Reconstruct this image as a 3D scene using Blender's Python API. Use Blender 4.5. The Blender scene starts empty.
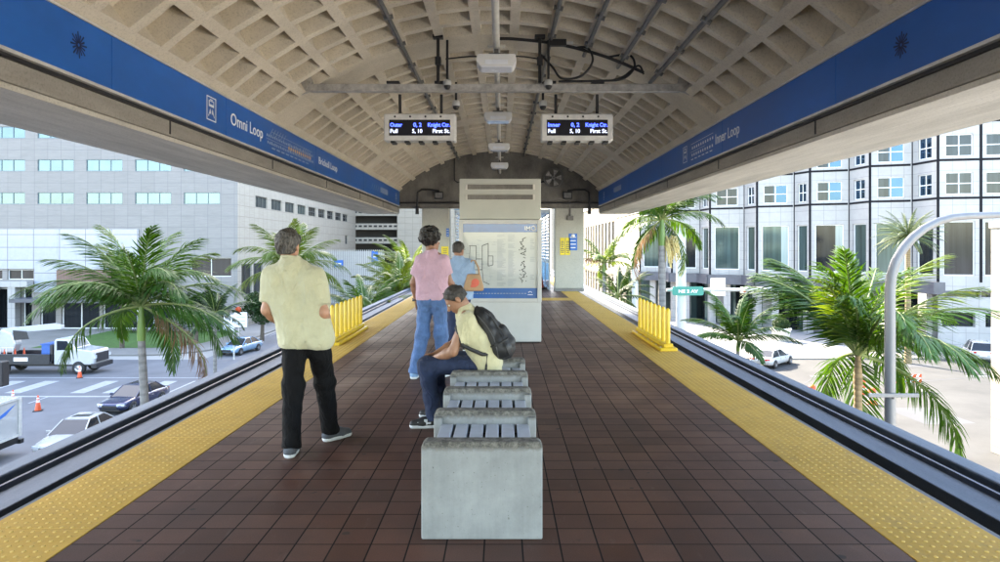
import bpy, bmesh, math, random
import numpy as np
from mathutils import Vector, Matrix
R = math.radians
rnd = random.Random(7)
S = bpy.context.scene
COL = S.collection

# ------------------------------------------------------------------ object helpers
def tag(o, label=None, cat=None, group=None, kind=None):
    if label: o['label'] = label
    if cat: o['category'] = cat
    if group: o['group'] = group
    if kind: o['kind'] = kind
    return o

def empty(name, loc=(0, 0, 0), rz=0.0, label=None, cat=None, group=None):
    o = bpy.data.objects.new(name, None)
    o.empty_display_size = .2
    o.location = loc
    o.rotation_euler = (0, 0, rz)
    COL.objects.link(o)
    return tag(o, label, cat, group)

def copy_tree(o, parent=None):
    c = o.copy()
    COL.objects.link(c)
    c.parent = parent
    for ch in list(o.children):
        copy_tree(ch, c)
    return c

class MB:
    """collects simple shapes and links them as one mesh object"""
    def __init__(s):
        s.v, s.f, s.m, s.sm = [], [], [], []
        s.mi = 0
    def add(s, vs, fs, smooth=False):
        n = len(s.v)
        s.v.extend([tuple(p) for p in vs])
        for f in fs:
            s.f.append([i + n for i in f])
            s.m.append(s.mi)
            s.sm.append(smooth)
    def quad(s, *p):
        s.add(p, [list(range(len(p)))])
    def box(s, x0, x1, y0, y1, z0, z1):
        v = [(x0, y0, z0), (x1, y0, z0), (x1, y1, z0), (x0, y1, z0), (x0, y0, z1), (x1, y0, z1), (x1, y1, z1), (x0, y1, z1)]
        s.add(v, [[3, 2, 1, 0], [4, 5, 6, 7], [0, 1, 5, 4], [1, 2, 6, 5], [2, 3, 7, 6], [3, 0, 4, 7]])
    def obox(s, c, sz, M=None):
        c = Vector(c)
        M = M or Matrix.Identity(3)
        a, b, d = sz[0] / 2, sz[1] / 2, sz[2] / 2
        v = [c + M @ Vector(p) for p in [(-a, -b, -d), (a, -b, -d), (a, b, -d), (-a, b, -d), (-a, -b, d), (a, -b, d), (a, b, d), (-a, b, d)]]
        s.add(v, [[3, 2, 1, 0], [4, 5, 6, 7], [0, 1, 5, 4], [1, 2, 6, 5], [2, 3, 7, 6], [3, 0, 4, 7]])
    def bar(s, a, b, w, h):
        """rectangular bar from a to b"""
        a, b = Vector(a), Vector(b)
        t = (b - a).normalized()
        up = Vector((0, 0, 1)) if abs(t.z) < .95 else Vector((0, 1, 0))
        x = t.cross(up).normalized()
        z = x.cross(t)
        M = Matrix((x, t, z)).transposed()
        s.obox((a + b) / 2, (w, (b - a).length, h), M)
    def tube(s, pts, r, n=8, cap=True, smooth=True):
        pts = [Vector(p) for p in pts]
        rs = r if isinstance(r, (list, tuple)) else [r] * len(pts)
        rings = []
        prev = None
        for i, p in enumerate(pts):
            t = (pts[min(i + 1, len(pts) - 1)] - pts[max(i - 1, 0)])
            t = t.normalized() if t.length > 1e-9 else Vector((0, 0, 1))
            if prev is None:
                up = Vector((0, 0, 1)) if abs(t.z) < .9 else Vector((1, 0, 0))
                x = t.cross(up).normalized()
            else:
                x = prev - t * prev.dot(t)
                x = x.normalized() if x.length > 1e-6 else t.orthogonal().normalized()
            prev = x
            y = t.cross(x)
            rings.append([p + (x * math.cos(2 * math.pi * k / n) + y * math.sin(2 * math.pi * k / n)) * rs[i] for k in range(n)])
        v = [q for ring in rings for q in ring]
        f = []
        for i in range(len(rings) - 1):
            for k in range(n):
                k2 = (k + 1) % n
                f.append([i * n + k, i * n + k2, (i + 1) * n + k2, (i + 1) * n + k])
        s.add(v, f, smooth)
        if cap:
            m = len(rings) - 1
            s.add(rings[0], [list(range(n))[::-1]])
            s.add(rings[m], [list(range(n))])
    def cyl(s, a, b, r, n=16, r2=None):
        s.tube([a, b], [r, r if r2 is None else r2], n)
    def lathe(s, prof, c, n=16, axis='z'):
        """prof: (radius, height) list turned about an axis through c"""
        c = Vector(c)
        v, f = [], []
        for r, h in prof:
            for k in range(n):
                a = 2 * math.pi * k / n
                p = (r * math.cos(a), r * math.sin(a), h)
                if axis == 'x': p = (h, p[0], p[1])
                if axis == 'y': p = (p[1], h, p[0])
                v.append(c + Vector(p))
        for i in range(len(prof) - 1):
            for k in range(n):
                k2 = (k + 1) % n
                f.append([i * n + k, i * n + k2, (i + 1) * n + k2, (i + 1) * n + k])
        s.add(v, f, True)
    def sphere(s, c, r, n=12, m=8):
        r = r if isinstance(r, (tuple, list)) else (r, r, r)
        c = Vector(c)
        v, f = [], []
        for i in range(m + 1):
            ph = math.pi * i / m
            for k in range(n):
                a = 2 * math.pi * k / n
                v.append(c + Vector((r[0] * math.sin(ph) * math.cos(a), r[1] * math.sin(ph) * math.sin(a), r[2] * math.cos(ph))))
        for i in range(m):
            for k in range(n):
                k2 = (k + 1) % n
                f.append([i * n + k, (i + 1) * n + k, (i + 1) * n + k2, i * n + k2])
        s.add(v, f, True)
    def prism(s, prof, fn0, fn1):
        """prof 2d polygon, two functions map a 2d point to the two end faces"""
        n = len(prof)
        v = [fn0(p) for p in prof] + [fn1(p) for p in prof]
        f = [list(range(n))[::-1], [n + i for i in range(n)]]
        for i in range(n):
            j = (i + 1) % n
            f.append([i, j, n + j, n + i])
        s.add(v, f)
    def build(s, name, mat, parent=None, bevel=0, seg=2, clean=False):
        me = bpy.data.meshes.new(name)
        me.from_pydata(s.v, [], s.f)
        for m in (mat if isinstance(mat, (list, tuple)) else [mat]):
            me.materials.append(m)
        me.polygons.foreach_set('material_index', s.m)
        me.polygons.foreach_set('use_smooth', s.sm)
        if clean:
            bm = bmesh.new(); bm.from_mesh(me)
            bmesh.ops.remove_doubles(bm, verts=bm.verts, dist=1e-4)
            bmesh.ops.recalc_face_normals(bm, faces=bm.faces)
            bm.to_mesh(me); bm.free()
        me.update()
        o = bpy.data.objects.new(name, me)
        COL.objects.link(o)
        if parent: o.parent = parent
        if bevel:
            b = o.modifiers.new('bevel', 'BEVEL')
            b.width = bevel; b.segments = seg; b.limit_method = 'ANGLE'; b.angle_limit = R(40)
            b.harden_normals = False
        return o

def text(name, s, size, loc, right, up, mat, parent=None, width=None, align='LEFT', ext=.0015, bold=0.0, spacing=1.0):
    """lettering as a mesh; loc is the baseline start (or the centre); right/up span its plane"""
    cu = bpy.data.curves.new(name, 'FONT')
    cu.body = s; cu.size = size; cu.extrude = ext; cu.align_x = align
    cu.offset = bold; cu.space_character = spacing; cu.resolution_u = 3
    t = bpy.data.objects.new(name, cu)
    COL.objects.link(t)
    bpy.context.view_layer.update()
    me = bpy.data.meshes.new_from_object(t.evaluated_get(bpy.context.evaluated_depsgraph_get()))
    bpy.data.objects.remove(t)
    me.name = name
    xs = [v.co.x for v in me.vertices]
    k = 1.0
    if width and xs: k = width / (max(xs) - min(xs))
    r, u = Vector(right).normalized(), Vector(up).normalized()
    n = r.cross(u)
    loc = Vector(loc)
    for v in me.vertices:
        c = v.co.copy()
        v.co = loc + r * (c.x * k) + u * c.y + n * c.z
    me.materials.clear(); me.materials.append(mat)
    o = bpy.data.objects.new(name, me)
    COL.objects.link(o)
    if parent: o.parent = parent
    return o

# ------------------------------------------------------------------ materials
def newmat(name):
    m = bpy.data.materials.new(name)
    m.use_nodes = True
    nt = m.node_tree
    b = nt.nodes['Principled BSDF']
    return m, nt, b, nt.nodes, nt.links

def coords(nt, world=False, scale=(1, 1, 1), rot=(0, 0, 0)):
    if world:
        g = nt.nodes.new('ShaderNodeNewGeometry'); out = g.outputs['Position']
    else:
        g = nt.nodes.new('ShaderNodeTexCoord'); out = g.outputs['Object']
    mp = nt.nodes.new('ShaderNodeMapping')
    mp.inputs['Scale'].default_value = scale
    mp.inputs['Rotation'].default_value = rot
    nt.links.new(out, mp.inputs['Vector'])
    return mp.outputs['Vector']

def noise(nt, vec, scale, detail=4, rough=.6):
    n = nt.nodes.new('ShaderNodeTexNoise')
    n.inputs['Scale'].default_value = scale
    n.inputs['Detail'].default_value = detail
    n.inputs['Roughness'].default_value = rough
    nt.links.new(vec, n.inputs['Vector'])
    return n.outputs['Fac']

def ramp(nt, fac, stops):
    r = nt.nodes.new('ShaderNodeValToRGB')
    e = r.color_ramp.elements
    while len(e) < len(stops): e.new(.5)
    for i, (p, c) in enumerate(stops):
        e[i].position = p
        e[i].color = (c[0], c[1], c[2], 1) if not isinstance(c, (int, float)) else (c, c, c, 1)
    nt.links.new(fac, r.inputs['Fac'])
    return r.outputs['Color']

def mix(nt, fac, a, b, mode='MIX'):
    n = nt.nodes.new('ShaderNodeMix')
    n.data_type = 'RGBA'; n.blend_type = mode
    for sock, val in ((n.inputs[0], fac), (n.inputs[6], a), (n.inputs[7], b)):
        if hasattr(val, 'is_linked'): nt.links.new(val, sock)
        elif isinstance(val, (int, float)): sock.default_value = val
        else: sock.default_value = (val[0], val[1], val[2], 1)
    return n.outputs[2]

def bump(nt, b, h, strength=.3, dist=.01, normal=None):
    n = nt.nodes.new('ShaderNodeBump')
    n.inputs['Strength'].default_value = strength
    n.inputs['Distance'].default_value = dist
    nt.links.new(h, n.inputs['Height'])
    if normal is not None: nt.links.new(normal, n.inputs['Normal'])
    nt.links.new(n.outputs['Normal'], b.inputs['Normal'])
    return n.outputs['Normal']

def mat(name, col, rough=.6, metal=0, var=.15, scale=6, bmp=0, bscale=60, world=False, stretch=(1, 1, 1), coat=0, spec=.5, sheen=0):
    m, nt, b, N, L = newmat(name)
    v = coords(nt, world, stretch)
    f = noise(nt, v, scale, 6, .65)
    lo = [max(0, c * (1 - var)) for c in col]; hi = [min(1, c * (1 + var)) for c in col]
    L.new(ramp(nt, f, [(.3, lo), (.7, hi)]), b.inputs['Base Color'])
    r = nt.nodes.new('ShaderNodeMapRange')
    r.inputs['To Min'].default_value = max(0, rough - .08); r.inputs['To Max'].default_value = min(1, rough + .08)
    L.new(f, r.inputs['Value']); L.new(r.outputs[0], b.inputs['Roughness'])
    b.inputs['Metallic'].default_value = metal
    b.inputs['Specular IOR Level'].default_value = spec
    b.inputs['Coat Weight'].default_value = coat
    b.inputs['Coat Roughness'].default_value = .04
    if sheen: b.inputs['Sheen Weight'].default_value = sheen
    if bmp: bump(nt, b, noise(nt, v, bscale, 5, .6), bmp, .01)
    return m

def emit(name, col, st):
    m, nt, b, N, L = newmat(name)
    b.inputs['Base Color'].default_value = (0, 0, 0, 1)
    b.inputs['Emission Color'].default_value = (*col, 1)
    b.inputs['Emission Strength'].default_value = st
    return m

def concrete(name, c1, c2, scale=2.5, rough=.85, bmp=.35, streak=None, world=True):
    m, nt, b, N, L = newmat(name)
    v = coords(nt, world, streak or (1, 1, 1))
    f = noise(nt, v, scale, 8, .7)
    v2 = coords(nt, world)
    g = noise(nt, v2, 45, 4, .7)
    base = ramp(nt, f, [(.28, c1), (.72, c2)])
    pit = ramp(nt, g, [(.3, .72), (.5, 1.0)])
    L.new(mix(nt, 1.0, base, pit, 'MULTIPLY'), b.inputs['Base Color'])
    b.inputs['Roughness'].default_value = rough
    bump(nt, b, g, bmp, .008)
    return m

def brick_nodes(nt, vec, w, h, mortar, smooth=.1, offset=0.0):
    t = nt.nodes.new('ShaderNodeTexBrick')
    t.offset = offset; t.squash = 1.0
    t.inputs['Scale'].default_value = 1
    t.inputs['Brick Width'].default_value = w
    t.inputs['Row Height'].default_value = h
    t.inputs['Mortar Size'].default_value = mortar
    t.inputs['Mortar Smooth'].default_value = smooth
    t.inputs['Color1'].default_value = (1, 1, 1, 1); t.inputs['Color2'].default_value = (.8, .8, .8, 1)
    t.inputs['Mortar'].default_value = (0, 0, 0, 1)
    nt.links.new(vec, t.inputs['Vector'])
    return t

def tile_floor():
    m, nt, b, N, L = newmat('quarry_tile')
    T = .2035
    g = nt.nodes.new('ShaderNodeNewGeometry')
    mp = nt.nodes.new('ShaderNodeMapping'); mp.inputs['Location'].default_value = (-.01, -.1755, 0)
    L.new(g.outputs['Position'], mp.inputs['Vector'])
    t = brick_nodes(nt, mp.outputs['Vector'], T, T, .0048, .15)
    t.inputs['Bias'].default_value = 0
    # one random value for each tile
    sn = nt.nodes.new('ShaderNodeVectorMath'); sn.operation = 'SNAP'; sn.inputs[1].default_value = (T, T, 10)
    L.new(mp.outputs['Vector'], sn.inputs[0])
    wn = nt.nodes.new('ShaderNodeTexWhiteNoise'); wn.noise_dimensions = '2D'
    L.new(sn.outputs[0], wn.inputs['Vector'])
    tile = ramp(nt, wn.outputs['Value'], [(0, (.084, .037, .025)), (.5, (.110, .050, .035)), (1, (.140, .068, .048))])
    big = noise(nt, g.outputs['Position'], .9, 6, .65)
    tile = mix(nt, ramp(nt, big, [(.38, 0.0), (.7, .55)]), tile, (.066, .056, .052))
    fine = noise(nt, g.outputs['Position'], 160, 3, .7)
    tile = mix(nt, .55, tile, ramp(nt, fine, [(.3, .55), (.7, 1.45)]), 'MULTIPLY')
    sc_ = nt.nodes.new('ShaderNodeMapping'); sc_.inputs['Scale'].default_value = (9, 2.2, 1); sc_.inputs['Rotation'].default_value = (0, 0, .5); L.new(g.outputs['Position'], sc_.inputs['Vector'])
    tile = mix(nt, ramp(nt, noise(nt, sc_.outputs[0], 1.4, 5, .7), [(.60, 0.0), (.72, .35)]), tile, (.15, .11, .095))
    gum = noise(nt, g.outputs['Position'], 11, 1, .3)
    tile = mix(nt, ramp(nt, gum, [(.755, 0.0), (.775, .8)]), tile, (.03, .026, .025))
    spots = noise(nt, g.outputs['Position'], 5.5, 3, .5)
    tile = mix(nt, ramp(nt, spots, [(.68, 0.0), (.74, .45)]), tile, (.035, .028, .026))
    L.new(mix(nt, t.outputs['Fac'], tile, (.014, .011, .010)), b.inputs['Base Color'])
    b.inputs['Specular IOR Level'].default_value = .14
    rr = ramp(nt, big, [(.3, .40), (.7, .62)])
    L.new(mix(nt, t.outputs['Fac'], rr, (.9, .9, .9)), b.inputs['Roughness'])
    inv = nt.nodes.new('ShaderNodeMath'); inv.operation = 'MULTIPLY_ADD'
    inv.inputs[1].default_value = -1; inv.inputs[2].default_value = 1
    L.new(t.outputs['Fac'], inv.inputs[0])
    ad = nt.nodes.new('ShaderNodeMath'); ad.operation = 'MULTIPLY_ADD'
    ad.inputs[1].default_value = .12
    L.new(fine, ad.inputs[0]); L.new(inv.outputs[0], ad.inputs[2])
    bump(nt, b, ad.outputs[0], .5, .004)
    return m

def panel_mat(name, c1, c2, axis, w, h, mortar=.02, joint=(.2, .2, .2), rough=.5, streak=True, offset=0.0, spec=.5):
    """stone or metal panels with joints on a wall; axis 'x' or 'y' is the horizontal direction of the wall"""
    m, nt, b, N, L = newmat(name)
    g = nt.nodes.new('ShaderNodeNewGeometry')
    sp = nt.nodes.new('ShaderNodeSeparateXYZ'); L.new(g.outputs['Position'], sp.inputs[0])
    cb = nt.nodes.new('ShaderNodeCombineXYZ')
    L.new(sp.outputs[{'x': 0, 'y': 1}[axis]], cb.inputs[0]); L.new(sp.outputs[2], cb.inputs[1])
    t = brick_nodes(nt, cb.outputs[0], w, h, mortar, .05, offset)
    v = coords(nt, True, (.35, .35, 4) if streak else (1, 1, 1))
    f = noise(nt, v, 1.6, 8, .75)
    base = ramp(nt, f, [(.3, c1), (.7, c2)])
    base = mix(nt, .35, base, t.outputs['Color'], 'MULTIPLY')
    L.new(mix(nt, t.outputs['Fac'], base, joint), b.inputs['Base Color'])
    b.inputs['Roughness'].default_value = rough
    b.inputs['Specular IOR Level'].default_value = spec
    return m

def glass_mat(name, col, metal=.75, rough=.04, st=(1, 1, 1)):
    m, nt, b, N, L = newmat(name)
    v = coords(nt, True); vs_ = coords(nt, True, st)
    f = noise(nt, vs_, .5, 3)
    L.new(ramp(nt, f, [(.3, [c * (.85 if st[0] == 1 else .45) for c in col]), (.7, col)]), b.inputs['Base Color'])
    b.inputs['Metallic'].default_value = metal
    b.inputs['Roughness'].default_value = rough
    bump(nt, b, noise(nt, v, .35, 2), .05, .05)
    return m

def leaf_mat(name, c1, c2, trans=.35, rough=.45):
    m, nt, b, N, L = newmat(name)
    v = coords(nt, True)
    f = noise(nt, v, 1.7, 4, .6)
    oi = nt.nodes.new('ShaderNodeObjectInfo')
    c = mix(nt, .5, ramp(nt, f, [(.3, c1), (.7, c2)]), ramp(nt, oi.outputs['Random'], [(0, c1), (1, c2)]))
    L.new(c, b.inputs['Base Color'])
    b.inputs['Roughness'].default_value = rough; b.inputs['Specular IOR Level'].default_value = .25
    tr = nt.nodes.new('ShaderNodeBsdfTranslucent')
    hsv = nt.nodes.new('ShaderNodeHueSaturation')
    hsv.inputs['Hue'].default_value = .47; hsv.inputs['Saturation'].default_value = 1.15; hsv.inputs['Value'].default_value = 2.0
    L.new(c, hsv.inputs['Color']); L.new(hsv.outputs[0], tr.inputs['Color'])
    ms = nt.nodes.new('ShaderNodeMixShader'); ms.inputs[0].default_value = trans
    L.new(b.outputs[0], ms.inputs[1]); L.new(tr.outputs[0], ms.inputs[2])
    L.new(ms.outputs[0], N['Material Output'].inputs['Surface'])
    return m

M = {}
M['tile'] = tile_floor()
M['vault'] = concrete('vault_concrete', (.53, .475, .38), (.70, .64, .525), 1.4)
M['beam'] = concrete('beam_concrete', (.22, .205, .18), (.36, .34, .30), 2.2, streak=(1, .4, 2))
M['soffit'] = concrete('soffit_concrete', (.42, .40, .35), (.70, .67, .60), 1.1, streak=(3.5, .35, 1), bmp=.5)
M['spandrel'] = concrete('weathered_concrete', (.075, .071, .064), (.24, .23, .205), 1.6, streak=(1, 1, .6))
M['pillar'] = concrete('painted_concrete', (.37, .38, .345), (.45, .46, .42), 1.0, bmp=.12)
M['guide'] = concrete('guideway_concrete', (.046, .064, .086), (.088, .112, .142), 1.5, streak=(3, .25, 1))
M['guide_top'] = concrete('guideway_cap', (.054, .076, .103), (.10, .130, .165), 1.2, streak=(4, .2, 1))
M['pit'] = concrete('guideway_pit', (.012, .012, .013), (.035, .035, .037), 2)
M['platform'] = concrete('platform_concrete', (.16, .16, .16), (.26, .26, .25), 2)
M['rubber'] = mat('edge_rubber', (.06, .072, .10), .55, var=.3, scale=3, stretch=(1, .3, 1))
def tactile():
    m, nt, b, N, L = newmat('tactile_yellow')
    g = nt.nodes.new('ShaderNodeNewGeometry'); p = g.outputs['Position']
    f = noise(nt, p, 1.1, 7, .7); d = noise(nt, p, 28, 4, .7)
    c = ramp(nt, f, [(.3, (.45, .262, .045)), (.7, (.60, .358, .075))])
    c = mix(nt, ramp(nt, d, [(.52, 0.0), (.78, .5)]), c, (.26, .175, .07))
    c = mix(nt, ramp(nt, noise(nt, p, 3.2, 6, .75), [(.52, 0.0), (.72, .5)]), c, (.27, .19, .085))
    L.new(c, b.inputs['Base Color']); b.inputs['Roughness'].default_value = .7; b.inputs['Specular IOR Level'].default_value = .2
    bump(nt, b, d, .2, .003)
    return m
M['tactile'] = tactile()
M['dome'] = mat('dome_yellow', (.58, .38, .10), .6, var=.15, spec=.25, scale=9, world=True)
M['blue'] = mat('sign_blue', (.010, .115, .43), .35, var=.18, scale=1.2, world=True, stretch=(1, .5, 1))
M['navy'] = mat('emblem_navy', (.006, .012, .06), .5)
M['trim'] = mat('aluminium_trim', (.62, .62, .60), .4, .3, var=.15)
M['white'] = mat('white_paint', (.50, .51, .50), .5, var=.06, scale=3)
M['letter'] = mat('white_lettering', (.80, .82, .85), .5, var=.02)
M['lettergrey'] = mat('grey_lettering', (.36, .44, .58), .5, var=.1, scale=20)
M['orange_letter'] = mat('amber_lettering', (.70, .45, .22), .5, var=.1)
M['cream'] = mat('cream_paint', (.41, .42, .375), .5, var=.07, scale=2, bmp=.05, bscale=30)
M['dark'] = mat('dark_metal', (.025, .025, .027), .5, .3, var=.3)
M['black'] = mat('black_rubber', (.012, .012, .013), .55, var=.3)
M['steel'] = mat('galvanised_steel', (.42, .41, .39), .5, .3, var=.35, scale=9, bmp=.1)
M['conduit'] = mat('grey_conduit', (.16, .16, .155), .5, .4, var=.3, scale=8)
M['pipe'] = mat('painted_pipe', (.55, .54, .49), .5, var=.12)
M['lightbody'] = mat('lamp_housing', (.62, .63, .63), .45, var=.05)
M['lens'] = mat('lamp_lens', (.70, .74, .80), .25, var=.05, coat=.5)
M['yellow'] = mat('barrier_yellow', (.66, .43, .012), .42, var=.12, scale=5, coat=.2)
M['bench'] = None
def bench_mat():
    m, nt, b, N, L = newmat('bench_concrete')
    v = coords(nt, True)
    f = noise(nt, v, 3.2, 8, .7); g = noise(nt, v, 26, 5, .75); sv = coords(nt, True, (14, 14, 1.2))
    s = noise(nt, sv, 1.5, 5, .7)
    c = ramp(nt, f, [(.3, (.235, .25, .255)), (.7, (.365, .383, .388))])
    c = mix(nt, .35, c, ramp(nt, s, [(.3, .72), (.7, 1.15)]), 'MULTIPLY')
    c = mix(nt, ramp(nt, g, [(.66, 0.0), (.74, .6)]), c, (.16, .16, .15))
    c = mix(nt, ramp(nt, s, [(.60, 0.0), (.72, .35)]), c, (.20, .205, .20))
    pit = noise(nt, v, 75, 2, .5)
    c = mix(nt, ramp(nt, pit, [(.70, 0.0), (.74, .7)]), c, (.09, .09, .085))
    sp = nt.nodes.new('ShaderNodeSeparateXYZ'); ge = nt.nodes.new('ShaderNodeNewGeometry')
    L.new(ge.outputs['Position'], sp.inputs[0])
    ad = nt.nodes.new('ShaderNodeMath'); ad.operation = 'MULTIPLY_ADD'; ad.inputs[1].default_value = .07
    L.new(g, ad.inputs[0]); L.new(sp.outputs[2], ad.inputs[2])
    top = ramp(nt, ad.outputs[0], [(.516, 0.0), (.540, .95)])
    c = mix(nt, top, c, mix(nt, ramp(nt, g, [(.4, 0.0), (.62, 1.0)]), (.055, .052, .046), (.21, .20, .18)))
    L.new(c, b.inputs['Base Color']); b.inputs['Roughness'].default_value = .75
    bump(nt, b, g, .35, .006)
    return m
M['bench'] = bench_mat()
M['slat'] = mat('slat_white', (.46, .50, .58), .45, var=.1, scale=12)
M['paper'] = mat('map_paper', (.46, .49, .475), .35, var=.05, scale=2, coat=1.0)
M['ink'] = mat('map_ink', (.05, .055, .06), .5, coat=.6)
M['inkgrey'] = mat('map_print', (.33, .36, .38), .5, coat=.6)
M['mapblue'] = mat('map_blue', (.01, .10, .34), .35, coat=1.0)
M['mapgreen'] = mat('map_green', (.18, .36, .24), .4, coat=1.0)
M['asphalt'] = mat('asphalt', (.115, .12, .132), .85, var=.22, scale=.35, bmp=.2, bscale=25, world=True)
M['asphalt_new'] = mat('dark_asphalt', (.05, .055, .065), .8, var=.25, scale=.4, world=True)
M['paintline'] = mat('road_paint', (.30, .31, .325), .7, var=.18, scale=3, world=True)
M['paving'] = concrete('pavement_concrete', (.17, .16, .145), (.25, .238, .22), .25, bmp=.15)
M['bright'] = concrete('pale_bounce_ground', (.50, .475, .43), (.62, .59, .54), .4, bmp=.1)  # pale colour for the added ground that bounces sunlight into the station
M['roadR'] = concrete('sunlit_concrete_road', (.024, .026, .028), (.058, .060, .062), .22, bmp=.15)
M['plaza'] = panel_mat('plaza_stone', (.19, .193, .203), (.25, .253, .26), 'x', 1.2, 1.2, .02, (.22, .22, .22), .7, False)
M['ground'] = mat('ground', (.28, .27, .25), .9, var=.2, scale=.05, world=True)
M['grass'] = mat('lawn', (.05, .115, .016), .9, var=.4, scale=2.5, bmp=.6, bscale=20, world=True)
M['leaf'] = leaf_mat('palm_leaf', (.014, .052, .008), (.045, .115, .015), .24, .5)
M['leaf2'] = leaf_mat('yellow_palm_leaf', (.04, .092, .012), (.10, .150, .026), .3)
M['leaf3'] = leaf_mat('grey_palm_leaf', (.035, .06, .034), (.075, .105, .058), .2)
M['leafdark'] = leaf_mat('dark_leaf', (.010, .028, .007), (.026, .058, .014), .2)
M['leafbrown'] = leaf_mat('dead_brown_frond', (.16, .10, .05), (.26, .17, .085), .15, .7)
M['rachis'] = mat('frond_stalk', (.16, .20, .06), .6)
M['shaft'] = mat('crownshaft_green', (.10, .18, .028), .4, var=.2, scale=3, stretch=(1, 1, .3))
def trunk_mat(name, c1, c2, ring=7.0):
    m, nt, b, N, L = newmat(name)
    v = coords(nt, False)
    f = noise(nt, v, 5, 6, .7)
    w = nt.nodes.new('ShaderNodeTexWave'); w.wave_type = 'BANDS'; w.bands_direction = 'Z'
    w.inputs['Scale'].default_value = ring * .16; w.inputs['Distortion'].default_value = 1.2
    L.new(v, w.inputs['Vector'])
    c = ramp(nt, f, [(.3, c1), (.7, c2)])
    L.new(mix(nt, .45, c, ramp(nt, w.outputs['Fac'], [(0, .55), (.5, 1.1)]), 'MULTIPLY'), b.inputs['Base Color'])
    b.inputs['Roughness'].default_value = .85
    bump(nt, b, w.outputs['Fac'], .4, .02)
    return m
M['trunk'] = trunk_mat('palm_trunk', (.15, .143, .135), (.26, .245, .23))
M['trunkbrown'] = trunk_mat('brown_palm_trunk', (.17, .12, .06), (.30, .22, .12), 12)
M['bark'] = mat('bark', (.10, .08, .06), .9, var=.4, bmp=.5)
M['seed'] = mat('palm_seed_cluster', (.55, .42, .16), .7, var=.3, scale=9)
M['stoneL'] = panel_mat('grey_stone_cladding', (.188, .176, .172), (.25, .235, .228), 'x', 1.62, 1.34, .022, (.135, .13, .135), .45)
M['stoneS'] = panel_mat('bounce_lit_cladding', (.31, .285, .245), (.39, .365, .315), 'y', 1.62, 1.34, .030, (.20, .185, .16), .5)  # same cladding as the front, bounced sunlight put into the lighter cream
M['stoneB'] = panel_mat('cream_stone_wall', (.28, .26, .225), (.36, .335, .29), 'x', 1.62, 1.34, .030, (.19, .175, .15), .5)
M['gloss'] = panel_mat('glossy_white_panels', (.27, .305, .365), (.33, .365, .42), 'x', 3.15, 1.55, .05, (.13, .15, .19), .12, False, spec=.8)
M['stoneW'] = panel_mat('cream_wing_stone', (.125, .110, .085), (.16, .143, .115), 'y', 2.1, 3.0, .03, (.2, .19, .17), .6)
M['corr'] = panel_mat('brown_corrugated_metal', (.15, .078, .060), (.19, .105, .082), 'x', .32, 40, .05, (.12, .08, .07), .5, False)
M['white_panel'] = panel_mat('white_panel_wall', (.31, .305, .305), (.365, .36, .355), 'x', 1.15, 1.15, .022, (.20, .20, .205), .35, False)
M['joint'] = mat('dark_facade_joint', (.006, .0065, .010), .7, var=.1, spec=.15)
M['spanddark'] = mat('dark_canopy', (.075, .078, .095), .35, var=.2, scale=1)
M['glassblue'] = glass_mat('blue_glass', (.115, .16, .185), .85)
M['glasssky'] = glass_mat('sky_reflection_glass', (.045, .09, .15), .9)  # blue of the reflected sky painted into the glass tint
M['glassdark'] = glass_mat('dark_glass', (.030, .036, .042), .45, .05, (5, 5, .2))
M['glassgreen'] = glass_mat('green_glass', (.085, .135, .135), .45, .08, (5, 5, .15))
M['glasspale'] = mat('pale_curtain_glass', (.24, .31, .31), .15, var=.2, scale=.4, world=True, stretch=(4, 4, .2), coat=.6)
M['frame'] = mat('window_frame_white', (.72, .73, .74), .4, var=.05)
M['framedark'] = mat('window_frame_dark', (.05, .055, .06), .4)
M['frameteal'] = mat('window_frame_teal', (.11, .17, .19), .4)
M['interior'] = mat('garage_interior', (.03, .03, .03), .9)
M['tint'] = mat('blue_translucent_panel', (.20, .42, .66), .25, var=.1, scale=.8, coat=.5)
M['louvre'] = mat('louvre_pale_blue', (.60, .70, .80), .4, var=.06)
M['orange'] = mat('cone_orange', (.62, .075, .015), .5, var=.08)
M['reflect'] = mat('cone_band', (.75, .76, .77), .35)
M['tyre'] = mat('tyre', (.016, .016, .017), .8)
M['rim'] = mat('wheel_rim', (.42, .43, .45), .3, .8)
M['carblue'] = mat('car_navy', (.006, .014, .07), .25, .3, var=.05, coat=1)
M['carwhite'] = mat('car_white', (.44, .445, .45), .25, 0, var=.03, coat=1)
M['carpale'] = mat('car_pale_blue', (.16, .30, .46), .25, .1, var=.05, coat=1)
M['carsilver'] = mat('car_silver', (.50, .52, .55), .3, .4, var=.05, coat=1)
M['carglass'] = mat('car_glass', (.010, .014, .020), .06, 0, var=.1)
M['chrome'] = mat('chrome', (.6, .6, .6), .2, .9)
M['headlight'] = mat('headlight', (.7, .74, .78), .15, .2, coat=1)
M['taillight'] = mat('taillight', (.45, .015, .012), .25, coat=1)
M['truckblack'] = mat('truck_black', (.02, .021, .026), .4, var=.25)
M['truckblue'] = mat('truck_blue', (.02, .10, .35), .45)
M['lamp'] = mat('lamp_post_grey', (.17, .172, .175), .42, .25, var=.1, stretch=(1, 1, .2))
M['signgreen'] = mat('street_sign_teal', (.0, .22, .17), .4, var=.04)
M['redlamp'] = mat('signal_red', (.5, .02, .015), .4)
M['noticey'] = mat('notice_yellow', (.74, .60, .04), .5, var=.08)
M['noticeb'] = mat('notice_blue', (.02, .14, .50), .45)
M['pot'] = mat('planter_white', (.74, .72, .68), .6)
M['screen'] = mat('display_screen', (.012, .012, .018), .45, spec=.2)
M['emb'] = emit('led_blue', (.03, .07, 1.0), .8)
M['emw'] = emit('led_white', (.55, .66, 1.0), .24)
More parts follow.
